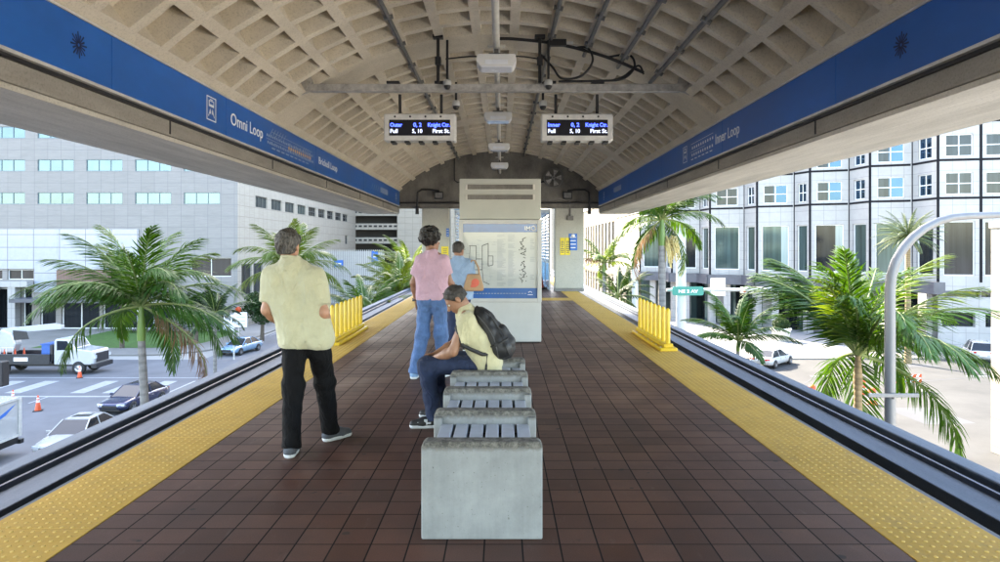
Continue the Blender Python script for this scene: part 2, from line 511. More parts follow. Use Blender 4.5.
# ------------------------------------------------------------------ camera, sky, sun
CX, CZ, F = .105, 1.6, 675.0
cam = bpy.data.cameras.new('camera'); co = bpy.data.objects.new('camera', cam); COL.objects.link(co)
co.location = (CX, 0, CZ); co.rotation_euler = (R(90), 0, 0)
cam.sensor_width = 36; cam.lens = F * .036
cam.shift_x = -.002; cam.shift_y = -.034
cam.clip_start = .05; cam.clip_end = 3000
S.camera = co
def WX(px, D): return CX + (px - 502) / F * D
def WZ(py, D): return CZ + (247 - py) / F * D
GZ = -8.4
def GD(py): return (CZ - GZ) * F / (py - 247)

EL = R(40); SH = Vector((-.45, .893, 0)).normalized()
to_sun = Vector((SH.x * math.cos(EL), SH.y * math.cos(EL), math.sin(EL)))
W = bpy.data.worlds.new('World'); S.world = W; W.use_nodes = True
nt = W.node_tree
sky = nt.nodes.new('ShaderNodeTexSky'); sky.sky_type = 'NISHITA'; sky.sun_disc = False
sky.sun_elevation = EL; sky.sun_rotation = math.atan2(SH.x, SH.y)
sky.air_density = 1.0; sky.dust_density = 1.6; sky.ozone_density = 1.0
nt.links.new(sky.outputs[0], nt.nodes['Background'].inputs[0])
nt.nodes['Background'].inputs[1].default_value = .15
sl = bpy.data.lights.new('sun', 'SUN'); sl.energy = 2.8; sl.angle = R(.53); sl.color = (1, .95, .87)
so = bpy.data.objects.new('sun', sl); COL.objects.link(so)
so.rotation_euler = (-to_sun).to_track_quat('-Z', 'Y').to_euler(); so.location = (-30, 40, 60)
S.view_settings.view_transform = 'Standard'; S.view_settings.look = 'None'
S.view_settings.exposure = 3.5
S.view_settings.use_white_balance = True; S.view_settings.white_balance_temperature = 7500; S.view_settings.gamma = 1.0
S.cycles.max_bounces = 8; S.cycles.diffuse_bounces = 5; S.cycles.transparent_max_bounces = 6
S.cycles.caustics_reflective = False; S.cycles.caustics_refractive = False
S.cycles.use_denoising = True
S.cycles.sample_clamp_indirect = 8

# ------------------------------------------------------------------ platform
YB, YE = -18.0, 36.0
b = MB(); b.box(-2.86, 2.86, YB, YE, -.5, -.012); tag(b.build('platform_base', M['platform']), 'grey concrete platform slab under the red tiles', 'platform', kind='structure')
b = MB(); b.box(-2.215, 2.215, YB, YE, -.012, 0); tag(b.build('platform_floor', M['tile']), 'dark red square tiles covering the station platform', 'floor', kind='structure')

def tactile_strip(x0, x1, y0, y1, label, domes=True):
    t = empty('tactile_strip', ((x0 + x1) / 2, y0, 0), 0, label, 'tactile paving', 'yellow tactile strips on the platform')
    X0, X1 = x0 - t.location.x, x1 - t.location.x
    b = MB()
    yy = 0.0
    ln = .91
    while yy < (y1 - y0) - .05:          # separate mats with a thin joint
        e = min(yy + ln - .006, y1 - y0)
        b.box(X0, X1, yy, e, -.010, .004)
        yy += ln
    b.build('mat', M['tactile'], t)
    d = MB()
    P = .061
    nx = int((x1 - x0 - .04) / P)
    n = 6
    vs, fs = [], []
    y = max(y0, 1.8) - y0 + .03
    while y < y1 - y0 - .02:
        for i in range(nx):
            cx = X0 + (X1 - X0 - (nx - 1) * P) / 2 + i * P
            k = len(vs)
            for rr, zz in ((.0125, .0038), (.0075, .0085)):
                for q in range(n):
                    a = 2 * math.pi * q / n
                    vs.append((cx + rr * math.cos(a), y + rr * math.sin(a), zz))
            for q in range(n):
                q2 = (q + 1) % n
                fs.append([k + q, k + q2, k + n + q2, k + n + q])
            fs.append([k + n + q for q in range(n)])
        y += P
    d.add(vs, fs)
    o = d.build('dome_rows', M['dome'], t)
    return t
tactile_strip(-2.825, -2.222, YB, YE, 'long yellow tactile strip along the left platform edge')
tactile_strip(2.222, 2.825, YB, YE, 'long yellow tactile strip along the right platform edge')
tactile_strip(.80, 2.215, 20.2, 21.2, 'short yellow tactile strip crossing the tiles right of the map kiosk')
tactile_strip(-2.215, -.72, 20.2, 21.2, 'short yellow tactile strip crossing the tiles left of the map kiosk')

# ------------------------------------------------------------------ guideways
def guideway(sx, side):
    g = empty('guideway', (sx * 4.0, 0, 0), 0, 'grey concrete train guideway running beside the %s platform edge' % side, 'guideway', 'train guideways along the platform')
    def bx(nm, a, c, z0, z1, m, bev=0, y0=-30, y1=120):
        x0, x1 = sorted((sx * a - g.location.x, sx * c - g.location.x))
        q = MB(); q.box(x0, x1, y0, y1, z0, z1); return q.build(nm, m, g, bev)
    bx('edge_strip', 2.862, 2.93, -.30, -.035, M['rubber'], .006, YB, YE)
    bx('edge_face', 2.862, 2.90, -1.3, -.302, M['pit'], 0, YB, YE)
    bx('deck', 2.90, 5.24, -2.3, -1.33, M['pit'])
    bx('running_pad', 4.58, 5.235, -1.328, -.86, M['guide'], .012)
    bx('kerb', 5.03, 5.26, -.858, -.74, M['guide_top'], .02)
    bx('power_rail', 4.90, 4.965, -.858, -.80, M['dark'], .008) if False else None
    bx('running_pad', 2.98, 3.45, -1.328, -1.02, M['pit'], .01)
    q = MB(); x0, x1 = sorted((sx * 4.93 - g.location.x, sx * 4.965 - g.location.x)); q.box(x0, x1, -30, 120, -.858, -.80)
    q.build('power_rail', M['rubber'], g)
    q = MB()
    for y in (-20, 4, 28, 52, 76, 100):
        q.box(-.75, .75, y, y + 1.4, GZ + .001, -2.3)
    q.build('pier', M['platform'], g, .05)
guideway(-1, 'left'); guideway(1, 'right')

# ------------------------------------------------------------------ roof
VR, VC = 5.33, -.35
TH = math.asin(3.6 / VR)
NC = 13
DT = .592 / VR
TC = NC * DT / 2          # the coffers stop short of the springing, leaving a plain band
def VP(th, y, r=VR): return (r * math.sin(th), y, VC + r * math.cos(th))
roof = empty('station_roof', (0, 7, 0), 0, 'coffered concrete barrel vault roof over the whole platform', 'roof')
rl = Vector((0, -7, 0))
b = MB()
def strip(y0, y1):
    tt = [-TH] + [-TC + c * DT for c in range(NC + 1)] + [TH]
    for t0, t1 in zip(tt[:-1], tt[1:]):
        b.quad(VP(t0, y0), VP(t0, y1), VP(t1, y1), VP(t1, y0))
bays = []
for k in range(-2, 4):
    c = 4.35 + 6.8 * k
    strip(c - .375, c + .375)
    bays.append((c + .375, c + 6.425))
strip(-18, -9.625)
ribh, slope, dep = .070, .016, .25
for (ya, yb) in bays:
    n = 10
    for t0, t1 in ((-TH, -TC), (TC, TH)): b.quad(VP(t0, ya), VP(t0, yb), VP(t1, yb), VP(t1, ya))
    for i in range(n):
        y0 = ya + (yb - ya) * i / n; y1 = ya + (yb - ya) * (i + 1) / n
        if y0 > 24.3: continue
        for c in range(NC):
            t0, t1 = -TC + c * DT, -TC + (c + 1) * DT
            O = [(t0, y0), (t0, y1), (t1, y1), (t1, y0)]
            def ins(d): return [(t0 + d / VR, y0 + d), (t0 + d / VR, y1 - d), (t1 - d / VR, y1 - d), (t1 - d / VR, y0 + d)]
            I, J = ins(ribh), ins(ribh + slope)
            o = [VP(*p) for p in O]; q = [VP(*p) for p in I]; e = [VP(p[0], p[1], VR + dep) for p in J]
            b.add(o + q + e, [[0, 1, 5, 4], [1, 2, 6, 5], [2, 3, 7, 6], [3, 0, 4, 7], [4, 5, 9, 8], [5, 6, 10, 9], [6, 7, 11, 10], [7, 4, 8, 11], [8, 9, 10, 11]])
b.v = [tuple(Vector(p) + rl) for p in b.v]
b.build('coffered_vault', M['vault'], roof)
RY0, RY1 = -18.0, 24.7
b = MB()
n = 16
for i in range(n):
    t0, t1 = -TH + 2 * TH * i / n, -TH + 2 * TH * (i + 1) / n
    A = [VP(t0, RY0 - 7, VR + .3), VP(t1, RY0 - 7, VR + .3), VP(t1, RY0 - 7, VR + .45), VP(t0, RY0 - 7, VR + .45)]
    B = [VP(t0, RY1 - 7, VR + .3), VP(t1, RY1 - 7, VR + .3), VP(t1, RY1 - 7, VR + .45), VP(t0, RY1 - 7, VR + .45)]
    b.add(A + B, [[0, 1, 2, 3], [7, 6, 5, 4], [0, 4, 5, 1], [3, 2, 6, 7]])
b.build('roof_deck', M['platform'], roof)
for sx in (-1, 1):
    b = MB(); x0, x1 = sorted((sx * 3.64, sx * 4.80)); b.box(x0, x1, RY0 - 7, RY1 - 7, 2.85, 4.2)
    b.build('edge_beam', M['beam'], roof, .01)
    b = MB(); x0, x1 = sorted((sx * 3.66, sx * 4.80)); b.box(x0, x1, RY0 - 7, RY1 - 7, 2.80, 2.849)
    b.build('soffit', M['soffit'], roof, .008)
    b = MB(); x0, x1 = sorted((sx * 3.60, sx * 3.64)); b.box(x0, x1, RY0 - 7, 24.29 - 7, 3.02, 3.60)
    b.build('painted_shade_strip', M['dark'], roof)  # dark strip painted in for the shade below the sign band
    b = MB()
    for y in np.arange(-6, 24.5, 3.4):      # cast joints on the beam face
        x0, x1 = sorted((sx * 3.632, sx * 3.6405)); b.box(x0, x1, y - 7, y - 7 + .02, 2.87, 3.02)
    b.build('beam_joint', M['dark'], roof)
# closing wall under the vault
b = MB()
prof = [VP(-TH + 2 * TH * i / 24, 0, VR + .2) for i in range(25)]
prof = [(p[0], p[2]) for p in prof] + [(3.66, 3.03), (-3.66, 3.03)]
b.prism(prof, lambda p: (p[0], 24.3 - 7, p[1]), lambda p: (p[0], 24.68 - 7, p[1]))
b.build('end_wall', M['spandrel'], roof)
b = MB(); b.box(-3.7, 3.7, 24.25 - 7, 24.72 - 7, 3.0, 3.2); b.build('tie_beam', M['spandrel'], roof, .015)

# ------------------------------------------------------------------ blue fascia signs
def emblem(b, to3, u, v, r):
    for i in range(16):
        a = math.pi * 2 * i / 16 + .1
        ln = r if i % 2 == 0 else r * .8
        c0, c1 = r * .12, ln
        d = Vector((math.cos(a), math.sin(a))); p = Vector((-d.y, d.x)) * r * .075
        P = [Vector((u, v)) + d * c0 - p * .6, Vector((u, v)) + d * c1 - p, Vector((u, v)) + d * c1 + p, Vector((u, v)) + d * c0 + p * .6]
        b.add([to3(q.x, q.y, .002) for q in P], [[0, 1, 2, 3]])
def fascia(sx):
    side = 'left' if sx < 0 else 'right'
    lab = 'long blue sign band reading Omni Loop under the left roof edge' if sx < 0 else 'long blue sign band reading Inner Loop under the right roof edge'
    s = empty('station_sign', (sx * 3.6, 7, 3.08), 0, lab, 'station sign', 'blue sign bands along the roof edges')
    ox = s.location
    face = sx * 3.565 - ox.x
    def to3(u, v, n=0.0): return (face - sx * n, u - ox.y, v)     # u = world y, v above the bottom of the band
    joints = [RY0, -3.0, .6, 3.5, 6.35, 8.98, 13.3, 17.9, 24.2] if sx < 0 else [RY0, -3, .6, 3.5, 7.0, 10.6, 14.6, 18.4, 24.2]
    for a, c in zip(joints[:-1], joints[1:]):
        b = MB(); x0, x1 = sorted((sx * 3.565 - ox.x, sx * 3.597 - ox.x)); b.box(x0, x1, a - ox.y + .004, c - ox.y - .004, 0, .505)
        b.build('panel', M['blue'], s, .003)
    b = MB()
    for z0, z1 in ((-.03, -.002), (.507, .53)):
        x0, x1 = sorted((sx * 3.555 - ox.x, sx * 3.60 - ox.x)); b.box(x0, x1, RY0 - ox.y, 24.2 - ox.y, z0, z1)
    b.build('trim', M['trim'], s)
    for u in (5.85, -.9): b = MB(); emblem(b, to3, u, .27, .115); b.build('sunburst_emblem', M['navy'], s)
    rt = (0, 1, 0) if sx < 0 else (0, -1, 0)
    dr = 1 if sx < 0 else -1
    up = (0, 0, 1)
    def T(nm, st, size, u, v, m, width=None, **k):
        text(nm, st, size, to3(u, v, .002), rt, up, m, s, width, **k)
    def rect(b, u0, u1, v0, v1, n=.0025): b.add([to3(u0, v0, n), to3(u1, v0, n), to3(u1, v1, n), to3(u0, v1, n)], [[0, 1, 2, 3]])
    def stroke(b, p, q, w, n=.0025):
        p, q = Vector(p), Vector(q); d = (q - p).normalized(); e = Vector((-d.y, d.x)) * w / 2
        b.add([to3(*(p - e), n), to3(*(q - e), n), to3(*(q + e), n), to3(*(p + e), n)], [[0, 1, 2, 3]])
    def icon(u, v, h):
        w = h * .46
        b = MB()
        for (a0, a1, v0, v1) in ((-w, w, .46, .5), (-w, w, -.5, -.46), (-w, -w + .02, -.46, .46), (w - .02, w, -.46, .46)):
            rect(b, u + a0 * 1.0, u + a1, v + v0 * h, v + v1 * h)
        # train front over two figures
        rect(b, u - w * .55, u + w * .55, v + .08 * h, v + .34 * h)
        rect(b, u - w * .3, u + w * .3, v + .36 * h, v + .40 * h)
        for k in (-1, 1):
            stroke(b, (u + k * w * .2, v - .02 * h), (u + k * w * .62, v - .34 * h), .016)
            rect(b, u + k * w * .25 - .02, u + k * w * .25 + .02, v - .22 * h, v - .08 * h)
        b.build('pictogram', M['letter'], s)
        b = MB(); rect(b, u - w * .4, u + w * .4, v + .18 * h, v + .30 * h, .004); b.build('pictogram_window', M['blue'], s)
    def diagram(u0, u1, rows, mats):
        L = u1 - u0
        b = MB(); n = 30
        for i in range(n):
            u = u0 + L * (i + .3) / n
            ln = rnd.uniform(.03, .055)
            if rows == 2:
                rect(b, u, u + L / n * .5, .255, .255 + ln); rect(b, u + .03, u + .03 + L / n * .5, .145, .145 + ln)
        rect(b, u0 + .1 * L, u0 + .98 * L, .345, .352); rect(b, u0, u0 + .85 * L, .215, .221)
        for i in range(9): rect(b, u0 + .1 * L + i * L * .09, u0 + .1 * L + i * L * .09 + L * .06, .085, .105)
        for i in range(6): stroke(b, (u0 + L * (.07 + .05 * i), .30), (u0 + L * (.07 + .05 * i) + dr * .13, .41), .012)
        for i in range(5): stroke(b, (u0 + L * (.74 + .04 * i), .28), (u0 + L * (.74 + .04 * i) + dr * .11, .36), .012)
        b.build('line_diagram', M['lettergrey'], s)
        b = MB()
        for i in range(12):
            u = u0 + L * (.42 + .045 * i); rect(b, u, u + L * .024, .19, .245, .003)
        b.build('stop_marks', M['orange_letter'], s)
    if sx < 0:
        icon(8.52, .26, .30)
        T('lettering', 'Omni Loop', .235, 9.12, .18, M['letter'], 1.22, bold=.001)
        diagram(10.5, 13.1, 2, None)
        T('lettering', 'Brickell Loop', .20, 13.5, .19, M['letter'], 1.5)
        b = MB()
        for i in range(4): stroke(b, (19.0 + i * .3, .17), (19.2 + i * .3, .33), .02)
        for i in range(7): rect(b, 20.4 + i * .19, 20.52 + i * .19, .17, .34)
        b.build('line_diagram', M['lettergrey'], s)
        icon(23.4, .25, .26)
    else:
        icon(12.75, .26, .30)
        b = MB()
        for i in range(10):
            u = 11.05 + i * .13
            rect(b, u, u + .06, .29, .335); rect(b, u + .02, u + .08, .165, .21)
        rect(b, 11.05, 12.35, .385, .392); rect(b, 11.5, 12.4, .245, .25)
        for i in range(6): rect(b, 11.1 + i * .22, 11.1 + i * .22 + .14, .10, .118)
        b.build('line_diagram', M['letter'], s)
        T('lettering', 'Inner Loop', .235, 10.95, .18, M['letter'], 1.1, bold=.001)
        b = MB()
        for i in range(7): rect(b, 19.6 + i * .19, 19.72 + i * .19, .19, .34)
        b.build('line_diagram', M['lettergrey'], s)
        icon(22.9, .25, .26)
fascia(-1); fascia(1)

# ------------------------------------------------------------------ things fixed to the vault
beam = empty('cross_beam', (0, 10.72, 4.12), 0, 'grey steel channel beam spanning the vault above the two displays', 'beam')
b = MB(); b.box(-2.93, 2.93, -.04, .04, -.045, .06); b.build('channel', M['steel'], beam, .006)
b = MB(); b.box(-2.93, 2.93, -.06, .06, -.062, -.0455); b.build('flange', M['steel'], beam)
for sx in (-1, 1):
    b = MB(); b.obox((sx * 3.02, -.02, .02), (.30, .03, .22), Matrix.Rotation(sx * .35, 3, 'Y')); b.cyl((sx * 3.02, -.05, .02), (sx * 3.02, -.02, .02), .05, 12)
    for k in range(4): b.cyl((sx * (2.93 + .18 * (k % 2)), -.06, -.04 + .12 * (k // 2)), (sx * (2.93 + .18 * (k % 2)), -.03, -.04 + .12 * (k // 2)), .016, 8)
    b.build('end_bracket', M['steel'], beam)
b = MB()
for x in (-1.62, -.86, .86, 1.62): b.box(x - .1, x + .1, -.07, .07, .061, .10)
b.build('clamp', M['dark'], beam)

def conduit(k, y0, y1, lab):
    th = k * DT
    b = MB(); b.tube([VP(th, y0 - y0, VR - .035), VP(th, y1 - y0, VR - .035)], .032, 8)
    t = empty('conduit', (0, y0, 0), 0, lab, 'conduit', 'conduits running along the vault ribs')
    for y in np.arange(.3, y1 - y0, 1.21):
        p = VP(th, y, VR - .04); b.obox(p, (.13, .05, .05), Matrix.Rotation(th, 3, 'Y'))
    b.build('pipe', M['conduit'], t)
conduit(-2.5, -8, 24.2, 'grey conduit along the vault rib left of the lights')
conduit(1.5, -8, 24.2, 'grey conduit along the vault rib nearest right of the lights')
conduit(2.5, -8, 11.1, 'grey conduit on the second vault rib right of the lights')
conduit(3.5, -8, 11.1, 'grey conduit on the third vault rib right of the lights')
conduit(4.5, -8, 11.1, 'grey conduit on the vault rib farthest right, ending at the black cable')

pp = empty('light_pipe', (.03, 0, 4.27), 0, 'pale pipe running along the vault centre above the lamps', 'pipe')
b = MB(); b.tube([(0, -8, 0), (0, 24.28, 0)], .045, 12); b.build('pipe', M['pipe'], pp)
for y in np.arange(-6, 24, 3.8):
    b = MB(); b.cyl((0, y, .04), (0, y, .66), .018, 8)
    b.box(-.12, .12, y - .04, y + .04, .05, .075); b.build('hanger', M['pipe'], pp)
for k in range(-2, 5):
    y = 9 + 3.8 * k
    if y > 24: continue
    nm = ['nearest', 'second', 'third', 'fourth', 'farthest'][k] if k >= 0 else None
    if k < 0: continue
    lab = ['largest and nearest white lamp hanging under the pipe, above the cross beam', 'second white lamp from the viewer under the ceiling pipe, between the displays',
           'third white lamp from the viewer under the ceiling pipe, below the coffers', 'fourth white lamp from the viewer, before the dark end wall', 'smallest and farthest white lamp, just above the map kiosk top'][k]
    L = empty('ceiling_lamp', (.03, min(y, 23.95), 4.06), 0, lab, 'lamp', 'white lamps along the ceiling pipe')
    b = MB()
    pr = [(-.265, -.02), (-.22, -.09), (.22, -.09), (.265, -.02), (.25, .07), (-.25, .07)]
    b.prism(pr, lambda p: (p[0], -.17, p[1]), lambda p: (p[0], .17, p[1]))
    b.build('housing', M['lightbody'], L, .012)
    b = MB(); b.box(-.2, .2, -.15, .15, -.102, -.0905); b.box(-.15, .15, -.178, -.1705, -.07, -.01); b.build('lens', M['lens'], L, .004)
    b = MB(); b.box(-.1, .1, -.06, .06, .071, .11); b.cyl((0, 0, .11), (0, 0, .17), .03, 10); b.build('mount', M['conduit'], L)
# longest pale strip lamp in the nearest bay
L = empty('junction_box', (.03, 7.75, 4.62), 0, 'pale flat junction box on the ceiling pipe near the top of view', 'junction box')
b = MB(); b.box(-.26, .26, -.06, .06, -.035, .035); b.build('box_body', M['pipe'], L, .008)
b = MB(); b.cyl((0, 0, -.3), (0, 0, -.035), .015, 8); b.build('stem', M['pipe'], L)

def camera_dome(x, y, z, lab, drop):
    c = empty('security_camera', (x, y, z), 0, lab, 'security camera', 'dome cameras by the cross beam')
    b = MB(); b.lathe([(.001, .09), (.05, .09), (.065, .06), (.065, 0)], (0, 0, 0), 14); b.build('housing', M['white'], c)
    b = MB(); b.lathe([(.052, 0), (.047, -.035), (.03, -.055), (.001, -.062)], (0, 0, 0), 14); b.build('dome', M['black'], c)
    b = MB(); b.cyl((0, 0, .09), (0, 0, .09 + drop), .02, 8); b.build('stem', M['dark'], c)
camera_dome(-.75, 10.55, 4.12, 'left dome camera in front of the cross beam', .62)
camera_dome(.83, 10.55, 4.12, 'right dome camera in front of the cross beam', .62)
camera_dome(-.64, 10.95, 3.88, 'left dome camera hanging below and behind the cross beam', .3)
camera_dome(.77, 10.95, 3.88, 'right dome camera hanging below and behind the cross beam', .3)

def rod(x, y, lab):
    c = empty('hanger_rod', (x, y, 4.2), 0, lab, 'rod', 'dark rods from the vault to the beam')
    b = MB(); b.tube([(0, 0, -.02), (0, 0, .70)], .026, 8); b.build('rod', M['dark'], c)
    b = MB(); b.obox((0, 0, .70), (.16, .12, .05)); b.build('plate', M['dark'], c); b = MB(); b.obox((0, 0, .32), (.09, .08, .12)); b.build('coupling', M['dark'], c)
rod(-.90, 10.62, 'dark hanger rod left of the nearest lamp')
rod(.70, 10.62, 'dark hanger rod right of the nearest lamp')

def cable(pts, r, lab, nm='cable'):
    P = [Vector(p) for p in pts]; out = []
    for i in range(len(P) - 1):       # Catmull-Rom
        p0, p1, p2, p3 = P[max(i - 1, 0)], P[i], P[i + 1], P[min(i + 2, len(P) - 1)]
        for k in range(8):
            t = k / 8
            out.append(.5 * ((2 * p1) + (p2 - p0) * t + (2 * p0 - 5 * p1 + 4 * p2 - p3) * t * t + (3 * p1 - p0 - 3 * p2 + p3) * t ** 3))
    out.append(P[-1])
    b = MB(); b.tube(out, r, 7)
    return tag(b.build(nm, M['black']), lab, 'cable', 'black cables below the vault')
def vz(x, d=.06): return VC + math.sqrt((VR - d) ** 2 - x * x)
cable([(x, 10.73 - .02 * x, vz(x, .07)) for x in (0, .3, .8, 1.2, 1.6, 1.95, 2.35)], .026, 'thick black cable running right along the wide vault rib')
cable([(1.25, 10.68, vz(1.25) - .02), (1.45, 10.6, 4.72), (1.52, 10.55, 4.5), (1.35, 10.58, 4.28), (1.05, 10.6, 4.24), (.9, 10.6, 4.42), (.72, 10.62, 4.62)], .018, 'round black cable loop left of the hanging loop, over the right display')
cable([(1.75, 10.7, vz(1.75) - .02), (2.1, 10.62, 4.62), (2.18, 10.58, 4.42), (2.0, 10.6, 4.24), (1.6, 10.66, 4.22), (1.0, 10.68, 4.215)], .018, 'black cable dropping to the beam right of the round loop')
cable([(2.35, 10.7, vz(2.35) - .03), (2.25, 10.62, 4.45), (2.02, 10.6, 4.28), (1.85, 10.62, 4.22)], .016, 'short black cable from the rightmost rib to the beam')
cable([(-.78, 10.6, 4.55), (-.4, 10.5, 4.56), (0, 9.6, 4.3)], .012, 'thin black cable from left hanger rod to nearest lamp')
cable([(.68, 10.6, 4.55), (.4, 10.5, 4.56), (.06, 9.6, 4.3)], .012, 'thin black cable from right hanger rod to nearest lamp')
t = empty('cable_box', (.98, 10.66, 4.82), 0, 'small black box on the cable along the wide rib', 'box')
b = MB(); b.box(-.14, .14, -.05, .05, -.05, .05); b.build('box_body', M['black'], t, .01)
b = MB(); b.box(.15, .25, -.02, .02, -.02, .02); b.cyl((.141, 0, 0), (.149, 0, 0), .02, 8); b.build('plug', M['trim'], t)

def display(x, lab, w1):
    d = empty('departure_display', (x, 10.75, 3.485), 0, lab, 'display', 'hanging train displays')
    b = MB(); b.box(-.565, .565, -.13, .13, -.215, .215); b.build('housing', M['trim'], d, .02)
    b = MB(); b.box(-.48, .48, -.136, -.1305, -.135, .115); b.build('screen', M['screen'], d)
    b = MB()
    for i in range(4): b.cyl((-.39 + .24 * i, -.136, .165), (-.39 + .24 * i, -.1302, .165), .017, 10)
    b.build('screw', M['black'], d)
    b = MB()
    for i in range(5): b.box(-.46 + .22 * i, -.39 + .22 * i, -.12, .12, -.245, -.2155)
    b.build('vent', M['black'], d)
    rt, up = (1, 0, 0), (0, 0, 1)
    def T(s, x, z, m, w, al='LEFT'): text('message', s, .086, (x, -.1375, z), rt, up, m, d, w, al, .0006, .002)
    T(w1, -.465, .005, M['emb'], .19); T('0, 2', -.10, .005, M['emb'], .13); T('Knight Ctr.', .125, .005, M['emb'], .345)
    T('Full', -.465, -.092, M['emw'], .115); T('5, 10', -.12, -.092, M['emw'], .16); T('First St.', .20, -.092, M['emw'], .27)
    for xx in (-.33, .33): b = MB(); b.cyl((xx, 0, .216), (xx, 0, .54), .024, 8); b.build('hanger', M['dark'], d)
display(-1.19, 'left hanging display with pale metal frame and blue LED text', 'Outer')
display(1.29, 'right hanging display with grey metal frame and blue LED text', 'Inner')

# end wall fittings
t = empty('wall_fan', (1.95, 24.24, 4.08), 0, 'round caged fan on the dark end wall under the vault', 'fan')
b = MB(); b.lathe([(.32, -.16), (.36, -.16), (.36, 0), (.32, 0)], (0, 0, 0), 24, 'y'); b.build('rim', M['conduit'], t)
b = MB()
for k in range(5):
    a = k * 2 * math.pi / 5
    p = [Vector((math.cos(a + q) * r, -.08 + .02 * math.sin(q * 3), math.sin(a + q) * r)) for q, r in ((0, .05), (-.3, .3), (.35, .3))]
    b.add(p, [[0, 1, 2]])
b.lathe([(.001, -.11), (.06, -.10), (.06, -.04)], (0, 0, 0), 12, 'y'); b.build('blades', M['steel'], t)
b = MB()
for k in range(8):
    a = k * math.pi / 8
    b.bar((math.cos(a) * -.34, -.165, math.sin(a) * -.34), (math.cos(a) * .34, -.165, math.sin(a) * .34), .006, .006)
for r in (.1, .18, .26): b.lathe([(r, -.17), (r + .007, -.17), (r + .007, -.163)], (0, 0, 0), 24, 'y')
b.build('guard', M['conduit'], t)
def flood(x, lab, sx):
    t = empty('wall_floodlight', (x, 24.2, 3.45), 0, lab, 'floodlight', 'floodlights on the end wall')
    b = MB(); b.box(-.16, .16, -.16, 0, -.14, .12); b.build('housing', M['dark'], t, .02)
    b = MB(); b.box(-.13, .13, -.17, -.1605, -.1, .08); b.build('lens', M['conduit'], t)
    b = MB(); b.tube([(sx * .0, 0, .16), (sx * .3, -.03, .2), (sx * .62, -.05, .2), (sx * .76, -.06, .1), (sx * .78, -.06, -.4)], .035, 8); b.build('feed_pipe', M['dark'], t)
    b = MB(); b.tube([(sx * .78, -.06, -.4), (sx * .78, -.06, -.68)], [.055, .065], 10); b.build('loudspeaker', M['dark'], t)
flood(-2.15, 'floodlight with bent pipe on the end wall left of the kiosk', -1)
flood(2.45, 'floodlight with bent pipe on the end wall below the fan', 1)
t = empty('wall_conduit', (0, 24.22, 3.3), 0, 'thin conduit running across the end wall', 'conduit')
b = MB(); b.tube([(-3.6, 0, -.12), (3.6, 0, -.12)], .03, 8); b.tube([(-1.6, 0, 1.55), (-1.6, 0, .7), (-1.5, 0, .62), (1.5, 0, .62), (1.9, 0, .72)], .022, 8); b.build('pipe', M['dark'], t)
b = MB(); b.box(.48, .62, -.05, 0, .55, .69); b.build('junction', M['lightbody'], t, .01)
# ------------------------------------------------------------------ map kiosk
kx = .075
k = empty('map_kiosk', (kx, 11.25, 0), 0, 'tall cream kiosk with a framed transit map and two slots on top', 'kiosk')
b = MB(); b.box(-.68, .68, .02, .42, 2.06, 2.74); b.build('head_cabinet', M['cream'], k, .012)
for z in (2.43, 2.60):
    b = MB(); b.box(-.58, .58, .004, .0195, z - .045, z + .045); o = b.build('slot_frame', M['pipe'], k, .003); tag(o, 'long horizontal slot')
    b = MB(); b.box(-.545, .545, -.004, .0035, z - .04, z + .04); b.build('grille', M['spandrel'], o)
b = MB(); b.box(-.685, .685, .0, .43, .02, .685); b.build('base_cabinet', M['white'], k, .01)
b = MB(); b.box(-.66, .66, .03, .40, 0, .0195); b.build('plinth', M['dark'], k)
b = MB(); b.box(-.66, .66, .06, .40, .686, 2.059); b.build('back_body', M['cream'], k)
b = MB()
for (x0, x1, z0, z1) in ((-.69, -.62, .686, 2.055), (.62, .69, .686, 2.055), (-.619, .619, 1.985, 2.055), (-.619, .619, .686, .745)): b.box(x0, x1, -.02, .055, z0, z1)
b.build('map_frame', M['white'], k, .006)
mp = MB(); mp.box(-.62, .62, .02, .05, .744, 1.986); board = mp.build('map_board', M['paper'], k)
def card(nm, m, rs, n):
    b = MB()
    for (x0, x1, z0, z1) in rs: b.box(x0, x1, .02 - n, .0198, z0, z1)
    return b.build(nm, m, board)
card('header', M['mapblue'], [(-.62, .62, 1.845, 1.985)], .001)
card('footer', M['mapblue'], [(-.62, .62, .745, .915)], .001)
r2 = random.Random(3)
rs = []
for col, (x0, x1) in enumerate(((-.05, .10), (.13, .27))):
    z = 1.80
    while z > .95:
        if r2.random() < .12: z -= .03
        rs.append((x0, x0 + (x1 - x0) * r2.uniform(.5, 1), z, z + .007)); z -= .0155
for zb in (1.72, 1.62, 1.42, 1.12):
    for i in range(3): rs.append((.50, .50 + r2.uniform(.04, .08), zb - i * .03, zb - i * .03 + .012))
for i in range(26): 
    x = r2.uniform(-.58, -.1); z = r2.uniform(.96, 1.8); rs.append((x, x + r2.uniform(.03, .07), z, z + .008))
for i in range(20):
    x = -.55 + .05 * i; rs.append((x, x + .035, .82, .83))
for i in range(46):
    x = r2.uniform(-.6, -.1); z = r2.uniform(.95, 1.8)
    rs.append((x, x + r2.uniform(.06, .22), z, z + .003)) if i % 2 else rs.append((x, x + .003, max(.94, z - r2.uniform(.05, .25)), z))
card('small_print', M['inkgrey'], rs, .0012)
b = MB()
def pl(pts, w=.009):
    for p, q in zip(pts[:-1], pts[1:]): b.bar((p[0], .0185, p[1]), (q[0], .0185, q[1]), .0022, w) if False else b.tube([(p[0], .0185, p[1]), (q[0], .0185, q[1])], w / 2, 6, smooth=False)
pl([(-.52, 1.62), (-.40, 1.62), (-.40, 1.40), (-.30, 1.40), (-.30, 1.62), (-.20, 1.66), (-.20, 1.28)], .012)
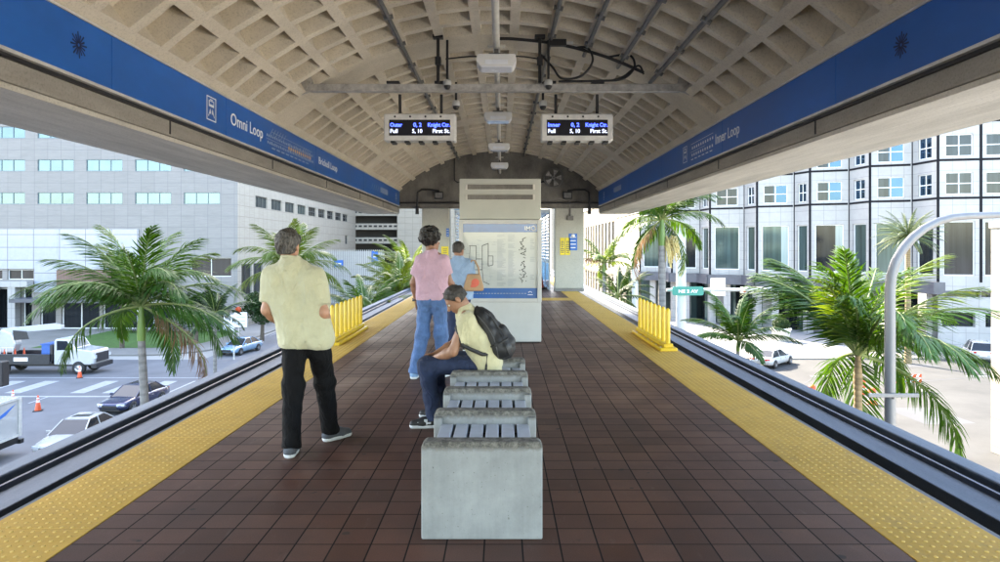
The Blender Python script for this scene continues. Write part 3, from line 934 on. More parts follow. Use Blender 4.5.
pl([(-.40, 1.40), (-.46, 1.22), (-.30, 1.22), (-.30, 1.40)], .012); pl([(-.30, 1.22), (-.28, 1.02), (-.18, .98)], .010); pl([(-.20, 1.45), (-.12, 1.45), (-.12, 1.30), (-.2, 1.28)], .01)
pl([(-.5, 1.62), (-.52, 1.3), (-.46, 1.22)], .009)
for cx in (.38,):
    z = 1.76
    pts = []
    while z > 1.0:
        pts.append((cx + r2.uniform(-.055, .055), z)); z -= .03
    pl(pts[:11], .011); pl(pts[13:], .011)
for i in range(26):
    x, z = .38 + r2.uniform(-.07, .07), r2.uniform(1.0, 1.77); b.cyl((x, .017, z), (x, .0198, z), .009, 8)
b.build('route_lines', M['ink'], board)
b = MB(); b.lathe([(.028, 0), (.042, 0), (.042, .002), (.028, .002)], (.555, .0165, 1.912), 20, 'y'); b.build('ring_emblem', M['letter'], board)
text('header_lettering', 'IM', .085, (.40, .0175, 1.882), (1, 0, 0), (0, 0, 1), M['letter'], board, .10, bold=.003)
b = MB(); b.box(.46, .545, .0185, .0195, .80, .808); b.tube([(.47, .018, .84), (.50, .018, .86), (.53, .018, .84)], .006, 6)
b.build('footer_mark', M['letter'], board)

# ------------------------------------------------------------------ pillars and notices
def pillar(x0, x1, lab):
    p = empty('pillar', ((x0 + x1) / 2, 24.3, 0), 0, lab, 'pillar', 'pale pillars carrying the end wall')
    w = (x1 - x0) / 2
    b = MB(); b.box(-w, w, 0, .62, .1, 3.0); b.build('shaft', M['pillar'], p, .03)
    b = MB(); b.box(-w - .012, w + .012, -.012, .632, 0, .099); b.build('skirting', M['platform'], p, .01)
pillar(2.02, 3.05, 'pale concrete pillar right of the map kiosk with notices on it')
pillar(-2.78, -1.78, 'pale concrete pillar behind the man in the pink shirt')
def notice(x, z, w, h, m, lab, lines, top=None):
    n = empty('notice', (x, 24.298, z), 0, lab, 'notice', 'notices on the pillars')
    b = MB(); b.box(-w / 2, w / 2, -.014, 0, -h / 2, h / 2); b.build('plate', m, n, .004)
    b = MB()
    q = random.Random(int(abs(x) * 100))
    for i in range(lines):
        zz = h * .28 - i * h * .62 / max(1, lines - 1)
        ww = w * q.uniform(.25, .38)
        b.box(-ww, ww, -.0165, -.0142, zz - h * .025, zz + h * .025)
    if top: b.lathe([(.001, -.017), (w * .22, -.017), (w * .22, -.0143)], (0, 0, h * .37), 12, 'y')
    b.build('print', M['letter'] if m is M['noticeb'] else M['ink'], n)
notice(2.66, 1.78, .30, .60, M['noticeb'], 'blue notice with white pictogram on the right pillar', 4, True)
notice(2.28, 1.62, .17, .62, M['noticey'], 'left yellow notice on the right pillar', 7)
notice(2.47, 1.62, .17, .62, M['noticey'], 'right yellow notice beside the blue one on the right pillar', 7)
notice(-1.95, 1.40, .26, .44, M['noticey'], 'yellow framed notice on the pillar behind the man in pink', 5)
notice(-1.85, 2.12, .10, .3, M['noticeb'], 'narrow blue notice high on the left pillar', 3)
t = empty('pillar_junction_box', (2.62, 24.29, 2.72), 0, 'grey conduit and junction box on the right pillar', 'junction box')
b = MB(); b.tube([(-.07, -.02, .62), (-.07, -.02, .0), (-.05, -.02, -.02)], .025, 8); b.build('pipe', M['conduit'], t)
b = MB(); b.box(-.17, .05, -.08, -.005, -.16, .0); b.build('box_body', M['conduit'], t, .01)

# passage behind the kiosk: louvred screens, blue panels
def louvre(x, y0, y1, lab, sx):
    s = empty('louvre_screen', (x, y0, 0), 0, lab, 'louvre screen', 'louvred screens of the stair passage')
    L = y1 - y0
    b = MB()
    for y in (0, L / 2, L): b.box(-.03, .03, y - .03, y + .03, 0, 2.9)
    for z in (.03, 1.02, 2.87): b.box(-.028, .028, .031, L / 2 - .031, z - .03, z + .03); b.box(-.028, .028, L / 2 + .031, L - .031, z - .03, z + .03)
    b.build('frame', M['louvre'], s)
    b = MB()
    z = 1.1
    while z < 2.8:
        b.obox((0, L / 2, z), (.012, L - .1, .11), Matrix.Rotation(sx * .6, 3, 'Y')); z += .125
    b.build('slats', M['louvre'], s)
    b = MB(); b.box(-.008, .008, .04, L - .04, .07, .98); b.build('lower_panel', M['tint'], s)
louvre(1.86, 24.95, 29.5, 'pale blue louvred screen right of the stair passage behind the kiosk', 1)
louvre(-1.62, 24.95, 29.5, 'pale blue louvred screen left of the stair passage behind the kiosk', -1)
t = empty('passage_canopy', (.12, 24.9, 2.95), 0, 'blue translucent canopy over the passage behind the kiosk', 'canopy')
b = MB(); b.box(-1.78, 1.78, .0, 7, .02, .05); b.build('sheet', M['tint'], t)
b = MB()
for y in (0.05, 1.7, 3.4, 5.1, 6.8): b.box(-1.78, 1.78, y - .03, y + .03, -.08, .019)
b.build('rafter', M['louvre'], t)
t = empty('glazed_screen', (.12, 32, 0), 0, 'blue glazed screen closing the far end of the passage', 'screen')
b = MB()
for x in (-1.75, -.6, .6, 1.75): b.box(x - .03, x + .03, -.03, .03, 0, 2.94)
b.box(-1.72, 1.72, -.028, .028, 1.0, 1.06); b.build('frame', M['louvre'], t)
b = MB(); b.box(-1.72, 1.72, .0, .012, .02, .99); b.build('lower_panel', M['tint'], t)
b = MB(); b.box(-1.72, 1.72, .0, .012, 1.07, 2.93); b.build('upper_panel', M['glassblue'], t)
def cone(x, y, z, lab, h=.72, bands=2, grp='orange traffic cones'):
    c = empty('traffic_cone', (x, y, z), rnd.uniform(0, 1), lab, 'traffic cone', grp)
    s = h / .72
    b = MB(); b.box(-.18 * s, .18 * s, -.18 * s, .18 * s, 0, .035 * s); b.build('base', M['black'], c, .008)
    b = MB(); b.lathe([(.135 * s, .036 * s), (.03 * s, .72 * s), (.001, .722 * s)], (0, 0, 0), 16); b.build('cone_body', M['orange'], c)
    for z0, z1 in ((.40, .50), (.56, .62))[:bands]:
        b = MB(); rr = lambda z: (.135 - (.105) * (z - .036) / .684) * s + .003
        b.lathe([(rr(z0), z0 * s), (rr(z1), z1 * s)], (0, 0, 0), 16); b.build('band', M['reflect'], c)
cone(1.52, 25.8, 0, 'tall orange cone standing in the passage right of the kiosk', 1.02, 0)
t = empty('waste_bin', (1.2, 25.3, 0), 0, 'dark slim bin in the passage right of the kiosk', 'bin')
b = MB(); b.lathe([(.001, 0), (.13, 0), (.15, .8), (.001, .8)], (0, 0, 0), 14); b.build('bin_body', M['dark'], t)
b = MB(); b.lathe([(.155, .801), (.155, .85), (.06, .93), (.001, .94)], (0, 0, 0), 14); b.build('lid', M['black'], t)

# ------------------------------------------------------------------ yellow barriers
def barrier(x, y0, y1, lab):
    g = empty('yellow_barrier', (x, (y0 + y1) / 2, .004), 0, lab, 'barrier', 'yellow tube barriers at the platform edge')
    L = (y1 - y0) / 2
    b = MB(); b.box(-.13, .13, -L - .08, L + .08, .0, .05); b.box(-.07, .07, -L - .05, L + .05, .051, .11); b.build('base_plate', M['yellow'], g, .008)
    for i in range(8):
        y = -L + 2 * L * i / 7
        b = MB(); b.lathe([(.037, .111), (.037, .605), (.031, .632), (.017, .65), (.001, .655)], (0, y, 0), 14); b.build('post', M['yellow'], g)
    b = MB()
    for i in range(8): b.cyl((-.11, -L + 2 * L * i / 7, .05), (-.11, -L + 2 * L * i / 7, .062), .014, 6)
    b.build('bolt', M['steel'], g)
barrier(2.66, 10.4, 12.5, 'yellow barrier of upright tubes at the right platform edge')
barrier(-2.66, 11.0, 13.2, 'yellow barrier of upright tubes right of the standing man')

# ------------------------------------------------------------------ bench
bench = empty('bench', (-.005, 3.69, 0), 0, 'row of white slatted seats between weathered concrete dividers', 'bench')
def divider(y, w, inset):
    b = MB()
    r = .03
    h = .535
    pr = [(-w, 0), (w, 0), (w, h - r), (w - r * .3, h - r * .3), (w - r, h), (-w + r, h), (-w + r * .3, h - r * .3), (-w, h - r)]
    b.prism(pr, lambda p: (p[0], y, p[1]), lambda p: (p[0], y + .10, p[1]))
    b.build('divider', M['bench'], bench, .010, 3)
    if inset:
        for sx in (-1, 1): b = MB(); x0, x1 = sorted((sx * (w - .002), sx * (w - .055))); b.box(x0, x1, y - .04, y - .0005, 0, .50); b.build('divider_cheek', M['bench'], bench, .008)
Ys = [0, .70, 1.39, 2.07, 2.75]
for i, y in enumerate(Ys): divider(y, .332, i > 0)
for a, c in zip(Ys[:-1], Ys[1:]):
    b = MB(); b.box(-.29, .29, a + .11, c - .01, .30, .395); b.build('seat_support', M['dark'], bench)
    for q in range(6):
        x = -.245 + q * .098
        b = MB(); b.box(x - .040, x + .040, a + .104, c - .006, .40, .452); b.build('slat', M['slat'], bench, .006)
# ------------------------------------------------------------------ people: smooth signed distance bodies
def surf_net(Fd, o, h):
    Sg = Fd < 0
    nx, ny, nz = Fd.shape
    acc = np.zeros((nx - 1, ny - 1, nz - 1, 3), np.float32); cnt = np.zeros((nx - 1, ny - 1, nz - 1), np.float32)
    for ax in range(3):
        for u in (0, 1):
            for w in (0, 1):
                off = [0, 0, 0]; oth = [a for a in range(3) if a != ax]
                off[oth[0]] = u; off[oth[1]] = w
                s0 = tuple(slice(off[a], off[a] + Fd.shape[a] - 1) for a in range(3))
                off2 = list(off); off2[ax] = 1
                s1 = tuple(slice(off2[a], off2[a] + Fd.shape[a] - 1) for a in range(3))
                A, B = Fd[s0], Fd[s1]
                m = Sg[s0] != Sg[s1]
                t = np.where(m, A / np.where(m, A - B, 1), 0)
                acc[..., ax] += np.where(m, t, 0)
                acc[..., oth[0]] += np.where(m, u, 0); acc[..., oth[1]] += np.where(m, w, 0)
                cnt += m
    act = cnt > 0
    idx = -np.ones(act.shape, np.int64); idx[act] = np.arange(act.sum())
    I = np.argwhere(act)
    V = (I + acc[act] / cnt[act][:, None]) * h + np.array(o)
    Q = []
    for ax in range(3):
        a, c = [(1, 2), (2, 0), (0, 1)][ax]
        sl0 = [slice(1, n - 1) for n in Fd.shape]; sl1 = list(sl0)
        sl0[ax] = slice(0, Fd.shape[ax] - 1); sl1[ax] = slice(1, Fd.shape[ax])
        s0, s1 = Sg[tuple(sl0)], Sg[tuple(sl1)]
        m = np.argwhere(s0 != s1)
        if not len(m): continue
        pos = m.copy()
        for q in range(3):
            if q != ax: pos[:, q] += 1
        inside = s0[tuple(m.T)]
        def cell(da, dc):
            p = pos.copy(); p[:, a] += da; p[:, c] += dc
            return idx[tuple(p.T)]
        q = np.stack([cell(-1, -1), cell(0, -1), cell(0, 0), cell(-1, 0)], 1)
        q[~inside] = q[~inside][:, ::-1]
        Q.append(q)
    return V, np.concatenate(Q)

def sdf_mesh(prims, h=.008, k=.03, cuts=(), folds=None, seed=0):
    lo = np.array([1e9] * 3); hi = -lo
    for p in prims:
        if p[0] == 'c':
            P = np.array([p[1], p[2]], float); r = max(p[3], p[4])
            lo = np.minimum(lo, P.min(0) - r); hi = np.maximum(hi, P.max(0) + r)
        else:
            c = np.array(p[1], float); r = max(p[2]); lo = np.minimum(lo, c - r); hi = np.maximum(hi, c + r)
    lo -= .06; hi += .06
    n = np.ceil((hi - lo) / h).astype(int) + 1
    Fd = np.full(n, 1.0, np.float32)
    ax = [lo[i] + h * np.arange(n[i]) for i in range(3)]
    for p in prims:
        opt = p[-1] if isinstance(p[-1], dict) else {}
        kk = opt.get('k', k)
        if p[0] == 'c':
            a, b_, ra, rb = np.array(p[1], float), np.array(p[2], float), p[3], p[4]
            bl, bh = np.minimum(a - ra, b_ - rb), np.maximum(a + ra, b_ + rb)
        else:
            c = np.array(p[1], float); bl, bh = c - max(p[2]), c + max(p[2])
        mg = kk * 1.5 + 3 * h + .03
        i0 = np.maximum(((bl - mg - lo) / h).astype(int), 0); i1 = np.minimum(((bh + mg - lo) / h).astype(int) + 2, n)
        sl = tuple(slice(i0[q], i1[q]) for q in range(3))
        X, Y, Z = np.meshgrid(*[ax[q][i0[q]:i1[q]] for q in range(3)], indexing='ij')
        if p[0] == 'c':
            d = b_ - a; L2 = max(float(d @ d), 1e-9)
            px, py, pz = X - a[0], Y - a[1], Z - a[2]
            tt = (px * d[0] + py * d[1] + pz * d[2]) / L2
            t = np.clip(tt, 0, 1)
            qx, qy, qz = px - t * d[0], py - t * d[1], pz - t * d[2]
            fl = opt.get('squash')           # (axis vector, factor): narrower along the axis
            if fl is not None:
                e = np.array(fl[0], float); e /= np.linalg.norm(e)
                dot = qx * e[0] + qy * e[1] + qz * e[2]
                g = dot * (1 / fl[1] - 1)
                qx, qy, qz = qx + e[0] * g, qy + e[1] * g, qz + e[2] * g
            D = np.sqrt(qx * qx + qy * qy + qz * qz) - (ra + (rb - ra) * t)
            if fl is not None: D *= .8
            if opt.get('flat'):
                L = math.sqrt(L2)
                D = np.maximum(D, (tt - 1) * L)
        else:
            Rm = np.array(p[3], float) if len(p) > 3 and not isinstance(p[3], dict) else np.eye(3)   # rows are the axes
            q = np.stack([X - c[0], Y - c[1], Z - c[2]], -1) @ Rm.T
            rr = np.array(p[2])
            k0 = np.linalg.norm(q / rr, axis=-1); k1 = np.linalg.norm(q / rr ** 2, axis=-1) + 1e-9
            D = k0 * (k0 - 1) / k1
        G = Fd[sl]
        if kk > 0:
            hh = np.maximum(kk - np.abs(G - D), 0) / kk
            Fd[sl] = np.minimum(G, D) - hh * hh * kk * .25
        else:
            Fd[sl] = np.minimum(G, D)
    X, Y, Z = np.meshgrid(*ax, indexing='ij')
    if folds:
        rg = random.Random(seed)
        Nn = 0
        for (amp, freq, st) in folds:
            for _ in range(5):
                d = np.array([rg.uniform(-1, 1) * st[0], rg.uniform(-1, 1) * st[1], rg.uniform(-1, 1) * st[2]])
                d = d / np.linalg.norm(d) * freq * rg.uniform(.7, 1.4)
                ph = rg.uniform(0, 6)
                w = np.sin(X * d[0] + Y * d[1] + Z * d[2] + ph + 1.3 * np.sin(X * d[1] * .6 - Z * d[0] * .5 + ph * 2))
                Nn = Nn + amp * .45 * w
        Fd = Fd + np.asarray(Nn, np.float32)
    for (pt, nn) in cuts:
        nn = np.array(nn, float); nn /= np.linalg.norm(nn)
        Fd = np.maximum(Fd, ((X - pt[0]) * nn[0] + (Y - pt[1]) * nn[1] + (Z - pt[2]) * nn[2]).astype(np.float32))
    Fd[0], Fd[-1] = 1, 1; Fd[:, 0], Fd[:, -1] = 1, 1; Fd[:, :, 0], Fd[:, :, -1] = 1, 1
    return surf_net(Fd, lo, h)

def sdf_obj(name, m, parent, prims, **kw):
    V, Q = sdf_mesh(prims, **kw)
    me = bpy.data.meshes.new(name)
    me.from_pydata(V.tolist(), [], Q.tolist())
    me.polygons.foreach_set('use_smooth', [True] * len(me.polygons))
    me.materials.append(m); me.update()
    o = bpy.data.objects.new(name, me); COL.objects.link(o); o.parent = parent
    sm = o.modifiers.new('smooth', 'SMOOTH'); sm.factor = .5; sm.iterations = 2
    return o

v3 = lambda *a: Vector(a)
def head_prims(c, f, u, s=1.0):
    c, f, u = Vector(c), Vector(f).normalized(), Vector(u)
    u = (u - f * u.dot(f)).normalized(); r = f.cross(u)
    A = [list(r), list(f), list(u)]
    def at(x, y, z): return tuple(c + (r * x + f * y + u * z) * s)
    P = [('e', at(0, -.012, .032), (.076 * s, .097 * s, .09 * s), A),
         ('e', at(0, .028, -.04), (.060 * s, .066 * s, .075 * s), A),
         ('e', at(0, .062, -.098), (.026 * s, .022 * s, .02 * s), A),
         ('c', at(0, .085, .012), at(0, .109, -.028), .010 * s, .016 * s, {'k': .012}),
         ('c', at(-.03, .078, .022), at(.03, .078, .022), .016 * s, .016 * s, {'k': .012}),
         ('c', at(-.016, .088, -.062), at(.016, .088, -.062), .009 * s, .009 * s, {'k': .01}),
         ('e', at(.079, -.012, -.012), (.012 * s, .022 * s, .034 * s), A, {'k': .006}),
         ('e', at(-.079, -.012, -.012), (.012 * s, .022 * s, .034 * s), A, {'k': .006})]
    return P, at, A

def hand_prims(w, d, n, side, s=1.0, curl=.5):
    """wrist w, finger direction d, palm normal n (towards the palm), side +1/-1 for the thumb"""
    w, d, n = Vector(w), Vector(d).normalized(), Vector(n)
    n = (n - d * n.dot(d)).normalized(); x = d.cross(n) * side
    P = []
    def at(a, b_, c_): return tuple(w + (d * a + x * b_ + n * c_) * s)
    for q in (-.028, -.010, .010, .028):
        P.append(('c', at(.01, q * .7, 0), at(.085, q, .004), .016 * s, .0135 * s, {'k': .012}))
    for i, (q, ln) in enumerate(((.031, .068), (.011, .080), (-.010, .074), (-.029, .058))):
        k1 = at(.088, q, .006); k2 = at(.088 + ln * .5 * math.cos(curl), q * 1.05, .006 + ln * .5 * math.sin(curl))
        k3 = at(.088 + ln * .5 * math.cos(curl) + ln * .5 * math.cos(curl * 2.1), q * 1.05, .006 + ln * .5 * math.sin(curl) + ln * .5 * math.sin(curl * 2.1))
        P += [('c', k1, k2, .0098 * s, .009 * s, {'k': .004}), ('c', k2, k3, .009 * s, .0075 * s, {'k': .004})]
    P += [('c', at(.025, .028, .004), at(.06, .056, .016), .014 * s, .011 * s, {'k': .008}), ('c', at(.06, .056, .016), at(.09, .058, .028), .011 * s, .008 * s, {'k': .004})]
    return P

def skin(name, c):
    m, nt, b, N, L = newmat(name)
    v = coords(nt)
    f = noise(nt, v, 14, 5, .6)
    L.new(ramp(nt, f, [(.3, [q * .82 for q in c]), (.7, [min(1, q * 1.15) for q in c])]), b.inputs['Base Color'])
    b.inputs['Roughness'].default_value = .48
    b.inputs['Subsurface Weight'].default_value = .12
    b.inputs['Subsurface Radius'].default_value = (.02, .008, .004); b.inputs['Subsurface Scale'].default_value = .4
    bump(nt, b, noise(nt, v, 180, 3), .12, .002)
    return m
def cloth(name, c, var=.12, sc=7, fine=700, bmp=.18):
    m, nt, b, N, L = newmat(name)
    v = coords(nt)
    f = noise(nt, v, sc, 6, .6); g = noise(nt, v, fine, 2, .6)
    L.new(mix(nt, .35, ramp(nt, f, [(.3, [q * (1 - var) for q in c]), (.7, [min(1, q * (1 + var)) for q in c])]), ramp(nt, g, [(.3, .7), (.7, 1.2)]), 'MULTIPLY'), b.inputs['Base Color'])
    b.inputs['Roughness'].default_value = .85; b.inputs['Sheen Weight'].default_value = .2 if sum(c) > .5 else 0
    b.inputs['Specular IOR Level'].default_value = .5 if sum(c) > .1 else .2
    cv = coords(nt, False, (1, 1, .55), (.5, .3, .2)); w = noise(nt, cv, 5.5, 3, .55)
    cr = ramp(nt, w, [(.36, 0), (.43, 1), (.47, .3), (.52, .9), (.60, 0)])
    n1 = bump(nt, b, cr, .42 if sum(c) > .8 else .5, .016)
    bump(nt, b, g, bmp, .004, n1)
    return m
def hair(name, c1, c2, sc=90):
    m, nt, b, N, L = newmat(name)
    v = coords(nt, False, (1, 1, .35))
    f = noise(nt, v, sc, 4, .7)
    L.new(ramp(nt, f, [(.4, c1), (.62, c2)]), b.inputs['Base Color'])
    b.inputs['Roughness'].default_value = .5
    bump(nt, b, f, .8, .01)
    return m
M['skinA'] = skin('skin_tan', (.42, .22, .14)); M['skinB'] = skin('skin_brown', (.26, .125, .075)); M['skinD'] = skin('skin_warm_brown', (.33, .17, .105))
M['polo'] = cloth('pale_yellow_polo', (.50, .485, .33)); M['polo2'] = cloth('pale_yellow_shirt', (.52, .485, .305))
M['pink'] = cloth('pink_shirt', (.50, .315, .39)); M['bluecloth'] = cloth('light_blue_shirt', (.25, .36, .52))
M['blacktr'] = cloth('black_trousers', (.005, .005, .006), .3); M['jeans'] = cloth('blue_jeans', (.065, .14, .31), .3, 9); M['jeansd'] = cloth('dark_jeans', (.014, .026, .068), .3, 9)
M['hairgrey'] = hair('grey_brown_hair', (.018, .015, .013), (.11, .10, .09)); M['hairblack'] = hair('black_hair', (.004, .0035, .003), (.014, .011, .009), 60)
M['hairshort'] = hair('short_dark_hair', (.012, .010, .009), (.05, .04, .033), 140)
M['shoegrey'] = mat('shoe_grey', (.09, .10, .12), .8, var=.2, bmp=.3, bscale=200); M['shoeblue'] = mat('shoe_blue', (.22, .38, .62), .75, var=.2); M['sole'] = mat('shoe_sole', (.72, .75, .78), .6)
M['eye'] = mat('eye_white', (.7, .68, .65), .3); M['nylon'] = mat('backpack_nylon', (.014, .014, .016), .55, var=.3, bmp=.3, bscale=90)
M['bagbrown'] = mat('bag_tan', (.36, .22, .12), .6, var=.15, bmp=.2); M['bagred'] = mat('bag_red_print', (.55, .10, .06), .6)

def shoe(par, heel, toe, m, sole, w=.047, lift=0.0):
    h, t = Vector(heel), Vector(toe)
    d = (t - h); d.z = 0; L = d.length; d.normalize(); s = v3(-d.y, d.x, 0)
    z0 = h.z
    def at(a, b_, c_): 
        return (h.x + d.x * a + s.x * b_, h.y + d.y * a + s.y * b_, z0 + c_ + (t.z - h.z) * a / max(L, .01))
    up = [('c', at(.04, 0, .055), at(.05, 0, .10), w * .95, w * .78), ('c', at(.05, 0, .05), at(L * .55, 0, .05), w * .95, w * .98), ('c', at(L * .55, 0, .045), at(L - .045, .004, .035), w, w * .82), ('c', at(.07, 0, .09), at(L * .5, 0, .062), w * .75, w * .65)]
    o = sdf_obj('shoe', m, par, up, h=.007, k=.02, cuts=[(at(0, 0, .022), (0, 0, -1)), (at(.03, 0, .115), (0, 0, 1))] if abs(t.z - h.z) < .02 else [])
    so_ = [('c', at(.045, 0, .03), at(L * .5, 0, .03), w, w * .95), ('c', at(L * .5, 0, .03), at(L - .045, .004, .028), w * 1.03, w * .86)]
    nrm = Vector((-(t.z - h.z) * d.x, -(t.z - h.z) * d.y, L)).normalized()
    s_ = sdf_obj('sole', sole, o, so_, h=.007, k=.01, cuts=[(at(0, 0, .0), tuple(-nrm)), (at(0, 0, .032), tuple(nrm))])
    return o

def person(label, loc, rz, J, mats, opt=None):
    opt = opt or {}
    root = empty('person', loc, rz, label, 'person')
    sk = mats['skin']
    g = {k: Vector(v) for k, v in J.items() if not isinstance(v, (int, float))}
    hp, hat, HA = head_prims(g['head'], g['hf'], g['hu'], opt.get('hs', 1.0))
    P = list(hp)
    P += [('c', hat(0, -.028, -.06), tuple(g['neck']), .052, .058), ('c', tuple(g['neck']), tuple((g['shL'] + g['shR']) / 2 + v3(0, 0, -.05)), .056, .062)]
    for sd in 'LR':
        sh, el, wr, hip, kn, an = (g[q + sd] for q in ('sh', 'el', 'wr', 'hip', 'kn', 'an'))
        P += [('c', tuple(g['neck'] + (sh - g['neck']) * .25), tuple(sh), .05, .052), ('c', tuple(sh), tuple(el), .052, .042), ('c', tuple(el), tuple(el + (wr - el) * .3), .041, .043), ('c', tuple(el + (wr - el) * .3), tuple(wr), .043, .027)]
        P += [('c', tuple(sh * .75 + g['neck'] * .25 + v3(0, 0, -.10)), tuple(hip + v3(0, 0, .05)), .072, .085)]
        P += [('c', tuple(hip), tuple(kn), .080, .052), ('c', tuple(kn), tuple(kn + (an - kn) * .3), .052, .054), ('c', tuple(kn + (an - kn) * .3), tuple(an), .054, .034), ('c', tuple(an), tuple(an * .4 + g['toe' + sd] * .6), .034, .03)]
        P += hand_prims(wr, g['hd' + sd], g['hn' + sd], 1 if sd == 'R' else -1, .95, opt.get('curl', .55))
    sdf_obj('body', sk, root, P, h=.0075, k=.028)
    # garments
    wst = opt.get('waist', .0)
    sp, T = [], []
    up = opt.get('tw', 1.0)
    for sd in 'LR':
        sh, el, wr, hip, kn, an = (g[q + sd] for q in ('sh', 'el', 'wr', 'hip', 'kn', 'an'))
        nk = g['neck']
        inn = sh * .66 + nk * .34
        sp += [('c', tuple(nk + (sh - nk) * .25 + v3(0, 0, -.012)), tuple(sh + v3(0, 0, -.004)), .062, .062), ('c', tuple(inn + v3(0, 0, -.09)), tuple((inn + hip) / 2 + v3(0, 0, -.0)), .108 * up, .112 * up), ('c', tuple((inn + hip) / 2), tuple(hip + v3(0, 0, -.02)), .112 * up, .127 * up)]
        e = sh + (el - sh) * opt.get('sleeve', .72)
        sp.append(('c', tuple(sh), tuple(e), .066, opt.get('cuff', .068), {'flat': True, 'k': .04}))
        T += [('c', tuple(hip), tuple(kn), opt.get('thigh', .102), opt.get('kneew', .078)), ('c', tuple(kn), tuple(an + (an - kn).normalized() * .03), opt.get('kneew', .078), opt.get('hemw', .070), {'flat': True, 'k': .05})]
    sp.append(('c', tuple(g['neck'] + v3(0, 0, -.02)), tuple((g['shL'] + g['shR']) / 2 + v3(0, 0, -.05)), .070, .082))
    for sd in 'LR': sp.append(('c', tuple(g['sh' + sd] * .75 + g['neck'] * .25 + v3(0, 0, -.10)), tuple(g['hip' + sd] + v3(0, 0, .05)), .09, .102))
    sp.append(('c', tuple(g['neck'] + v3(0, 0, -.045)), tuple((g['shL'] + g['shR']) / 2 + v3(0, 0, -.10)), .078, .10))
    sp.append(('c', tuple((g['shL'] + g['shR']) / 2 + v3(0, 0, -.12)), tuple((g['hipL'] + g['hipR']) / 2), .11, .11))
    sp.append(('c', tuple(g['neck'] + v3(0, 0, -.035)), tuple(g['neck'] + (g['head'] - g['neck']) * opt.get('collar', .22)), .080, .068, {'flat': True, 'k': .03}))
    sdf_obj('shirt', mats['shirt'], root, sp, h=.0085, k=.05, cuts=opt.get('shirt_cuts', []), folds=opt.get('folds', [(.007, 20, (1, 1, .4)), (.004, 48, (1, 1, .6))]), seed=opt.get('seed', 1))
    T.append(('c', tuple(g['hipL'] + v3(.0, 0, .03)), tuple(g['hipR'] + v3(0, 0, .03)), .112, .112))
    tr = sdf_obj('trousers', mats['trousers'], root, T, h=.0085, k=.035, cuts=opt.get('tr_cuts', []), folds=[(.0035, 26, (.4, .4, 1)), (.003, 60, (.5, .5, 1))], seed=opt.get('seed', 1) + 5)
    for sd in 'LR':
        shoe(root, g['heel' + sd], g['toe' + sd], mats['shoe'], mats.get('sole', M['sole']))
    # eyes
    for x in (-.031, .031):
        b = MB(); b.sphere(hat(x, .078, .004), .0125, 10, 6); e = b.build('eye', M['eye'], root)
        b = MB(); b.sphere(hat(x, .0862, .004), .0065, 8, 6); b.build('iris', M['dark'], e)
    return root, g, hat, HA

def short_hair(root, hat, HA, m, thick=.012, low=-.06, seed=0, front=.05, amp=.004, s=1.0):
    f, u = Vector(HA[1]), Vector(HA[2])
    P = [('e', hat(0, -.014, .036), ((.077 + thick) * s, (.097 + thick) * s, (.089 + thick) * s), HA), ('e', hat(0, -.05, -.02), ((.058 + thick * .8) * s, (.05 + thick) * s, (.06 + thick) * s), HA)]
    cuts = [(hat(0, -.03, low), tuple(-u - f * .25)), (hat(0, front, .03), tuple(f * 1.0 - u * .75)), (hat(0, .082, .085), tuple(f))]
    return sdf_obj('hair', m, root, P, h=.0065, k=.02, cuts=cuts, folds=[(amp, 90, (1, 1, .5)), (amp * .7, 190, (1, 1, .6))], seed=seed)

# man standing at the left, hands in his front pockets, seen from behind
J = dict(head=(-.155, .02, 1.612), hf=(.22, .95, .10), hu=(-.03, -.08, 1), neck=(-.13, -.005, 1.475),
         shL=(-.285, 0, 1.385), shR=(.06, 0, 1.375), elL=(-.31, -.03, 1.105), elR=(.135, -.04, 1.085), wrL=(-.235, .15, .955), wrR=(.11, .16, .94),
         hdL=(.3, .35, -.8), hdR=(-.3, .3, -.8), hnL=(.6, -.6, 0), hnR=(-.6, -.6, 0), hipL=(-.10, 0, .90), hipR=(.07, .02, .90), knL=(-.10, -.05, .50), knR=(.09, .17, .50),
         anL=(-.075, -.17, .095), anR=(.115, .25, .10), heelL=(-.075, -.24, 0), toeL=(-.10, .045, 0), heelR=(.07, .20, 0), toeR=(.255, .42, 0))
pa, ga, ha, HAa = person('grey haired man in pale yellow polo and black trousers, hands in pockets', (-1.43, 5.33, 0), 0, J,
    dict(skin=M['skinA'], shirt=M['polo'], trousers=M['blacktr'], shoe=M['shoegrey']),
    dict(shirt_cuts=[((0, 0, .80), (-.06, 0, -1))], seed=3, sleeve=.80, cuff=.074, thigh=.103, kneew=.078, hemw=.070, tw=1.0, collar=.30, tr_cuts=[((0, 0, .865), (0, 0, 1)), ((0, 0, .045), (0, 0, -1))], folds=[(.009, 17, (1, 1, .35)), (.0045, 42, (1, 1, .6))]))
short_hair(pa, ha, HAa, M['hairgrey'], .016, -.075, 2, .045, .0045)
b = MB(); b.tube([tuple(ga['neck'] + v3(.074 * math.cos(a), .066 * math.sin(a) + .012, .035 + .018 * math.sin(a + 3.6))) for a in np.linspace(2.2, 7.1, 16)], .012, 8); b.build('collar', M['polo'], pa)

